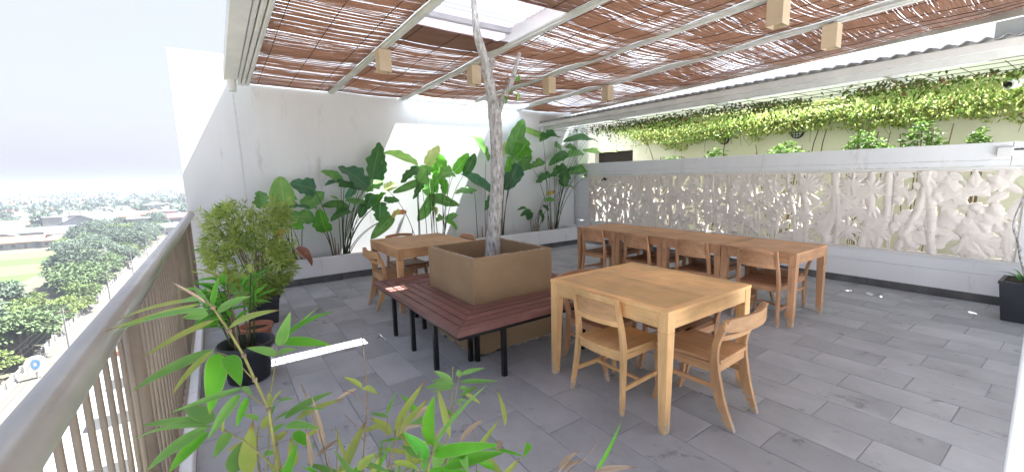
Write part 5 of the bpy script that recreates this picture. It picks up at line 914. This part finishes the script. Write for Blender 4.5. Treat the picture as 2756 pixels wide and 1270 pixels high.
for hy, hb in ((5200,26),(6700,48)):
    top = [(-3900+6300*i/n, hy, ZG+hb*(1+.5*noise.noise(Vector((i*.11,hy,0)))+.35*noise.noise(Vector((i*.5,hy,3))))+(34*math.exp(-((i/n-.555)/.012)**2) if hy < 6000 else 0)) for i in range(n+1)]
    hm.add([(x,y-350,ZG-1) for x, y, z in top]+top+[(x,y+350,ZG-1) for x, y, z in top], [(i,i+1,n+2+i,n+1+i) for i in range(n)]+[(n+1+i,n+2+i,2*n+3+i,2*n+2+i) for i in range(n)])
tag(hm.build('hills', C_['f3'], smooth=True), kind='structure')
# ---- roadside fence, billboard, round sign, podium, cars
fe = empty('roadside_fence', (-26.9,150,ZG), label='white post-and-rail fence between the pavement and the tree belt', cat='fence')
pm = MB().box(-.25,.25,-.25,.25,0,1.5).mesh('fence_post'); pm.materials.append(C_['hw1'])
for k in range(62): obj('fence_post', pm, fe, loc=(0,-95+3.2*k,0))
for z in (.5,.9,1.25): MB().box(-.06,.06,-95,104,z,z+.12).build('rail', C_['hw1'], fe)
MB().box(-.3,.3,-95,104,0,.35).build('plinth', C_['hw3'], fe)
t = empty('billboard', (-32.6,182,ZG), rz=.15, label='blank white back of a billboard rising among the roadside trees', cat='billboard')
MB().box(-2.6,2.6,-.12,.12,5.4,8.6).build('board', C_['hw1'], t)
for x in (-1.8,1.8): MB().tube([(x,.3,0),(x,.3,8)], .16, 8).build('post', C_['hw3'], t)
t = empty('round_sign', (-24.5,90,ZG), rz=.3, label='round white sign with a blue mark standing at the edge of the pavement', cat='sign')
mb = MB().lathe([(0,-.15),(1.25,-.15),(1.25,.15),(0,.15)],28); mb.v = [(x,-z,y+2.4) for x, y, z in mb.v]; mb.build('disc', C_['hw1'], t)
mb = MB().lathe([(.35,.155),(.75,.155),(.75,.17),(.35,.17)],20); mb.v = [(x*.6,-z,y+2.4) for x, y, z in mb.v]; mb.build('mark', mat('sign_blue', (.08,.2,.42), None, 2, .5, 0), t); MB().tube([(0,0,0),(0,0,1.2)], .12, 8).build('post', C_['hw3'], t)
pd = empty('podium', (-3.5,40,ZG), label='white-roofed podium of the building below the railing, edged by a terracotta parapet', cat='building')
MB().box(-6.5,16,-60,14,0,12).build('wall', C_['hw1'], pd); MB().box(-6.4,16,-60,13.9,12.001,12.15).build('roof', C_['roof_w'], pd); MB().box(-7.2,-6.501,-60,14.6,10.6,12.6).build('parapet', C_['roof_o'], pd); MB().box(-6.5,16,14.001,14.6,10.6,12.6).build('parapet', C_['roof_o'], pd)
for k in range(6): MB().box(-5,-2,-30+7*k,-28+7*k,12.151,13).build('roof_vent', C_['hw3'], pd)
fb = empty('own_building', (3.5,0,ZG), label='pale lower storeys of the building that carries the terrace', cat='building'); MB().box(-3.8,7,-7,7.7,0,26.6).build('wall', C_['hw1'], fb)
for k in range(7):
    t = empty('utility_pole', (-22.1,62+34*k,ZG), label='grey concrete utility pole with a crossarm along the roadside kerb', cat='pole', group='utility poles along the road')
    MB().tube([(0,0,0),(0,0,9)], [.16,.1], 8).build('pole', C_['hw3'], t); MB().box(-.9,.9,-.06,.06,8.3,8.45).build('crossarm', C_['trunk'], t)
    for s in (-.8,0,.8): MB().tube(crv((s,0,8.5),(s,17,7.7),(s,34,8.5),6), .03, 4).build('wire', W_['black'], t)
cb = {}
def car(cm, lab, x, y, rz):
    t = empty('parked_car', (x,y,ZG+.03), rz, lab, 'car'); 
    prof = [(-2.1,.35),(2.1,.35),(2.15,.75),(1.2,.95),(.6,1.45),(-1.2,1.48),(-1.9,1.0),(-2.15,.9)]
    MB().quads([(x_,-.85,z) for x_, z in prof], [(x_,.85,z) for x_, z in prof]).build('body', cm, t, bevel=.06)
    for s in (-1,1): MB().box(-1.3,.75,*mm(s*.86,s*.84),1.0,1.36).build('side_window', C_['glass'], t)
    MB().add([(1.22,-.7,.98),(1.22,.7,.98),(.68,.65,1.43),(.68,-.65,1.43)],[(0,1,2,3)]).build('windscreen', C_['glass'], t)
    for a in (-1.3,1.3):
        for s in (-1,1): MB().tube([(a,s*.88,.33),(a,s*.68,.33)], .33, 14).build('wheel', W_['black'], t)
for cm, lab, x, y, rz in ((mat('car_red',(.5,.03,.03),None,1,.3,0),'red car on the road below the railing',-18.5,70,1.57),(mat('car_white',(.75,.75,.75),None,1,.3,0),'white car on the road below the railing',-14,84,1.57),(mat('car_blue',(.04,.08,.4),None,1,.3,0),'blue car on the road below the railing',-18,95,1.6),(mat('car_silver',(.5,.5,.52),None,1,.3,0),'silver car parked in the forecourt among trees',-43,92,.5)): car(cm, lab, x, y, rz)
t = empty('neighbour_block', (34,3.4,ZG), label='pale upper corner of a neighbouring building seen over the corrugated eave', cat='building')
MB().box(-3,8,-9,.5,0,34).build('wall', C_['hw2'], t); MB().box(-3.4,8.4,-9.4,.9,34.001,34.5).build('cornice', C_['hw1'], t); MB().box(-3,8,-9,.5,34.51,36.4).build('wall', C_['hw1'], t)
t = place(TT[3][0], UB[3], (24,12.0,-3.5), .5, 'light green treetop just showing above the corrugated eave', None, (.9,.9,1.1)); t.location = (24,11.6,-2.4)
t = empty('roof_terrace', (24,11.6,-4.5), label='neighbouring flat roof that carries the light green tree', cat='building'); MB().box(-6,6,-6,6,-22.5,2.05).build('wall', C_['hw2'], t)
# ---- haze
hz = MB().box(-4010,2510,-910,7510,ZG-1.5,14).build('haze', None); hz.data.materials.clear(); tag(hz, kind='stuff')
m = bpy.data.materials.new('haze_air'); m.use_nodes = True; n = m.node_tree.nodes; n.remove(n['Principled BSDF']); pv = n.new('ShaderNodeVolumePrincipled'); pv.inputs['Color'].default_value = (.40,.445,.52,1); pv.inputs['Density'].default_value = .0009; pv.inputs['Anisotropy'].default_value = .2
m.node_tree.links.new(pv.outputs[0], n['Material Output'].inputs['Volume']); hz.data.materials.append(m)
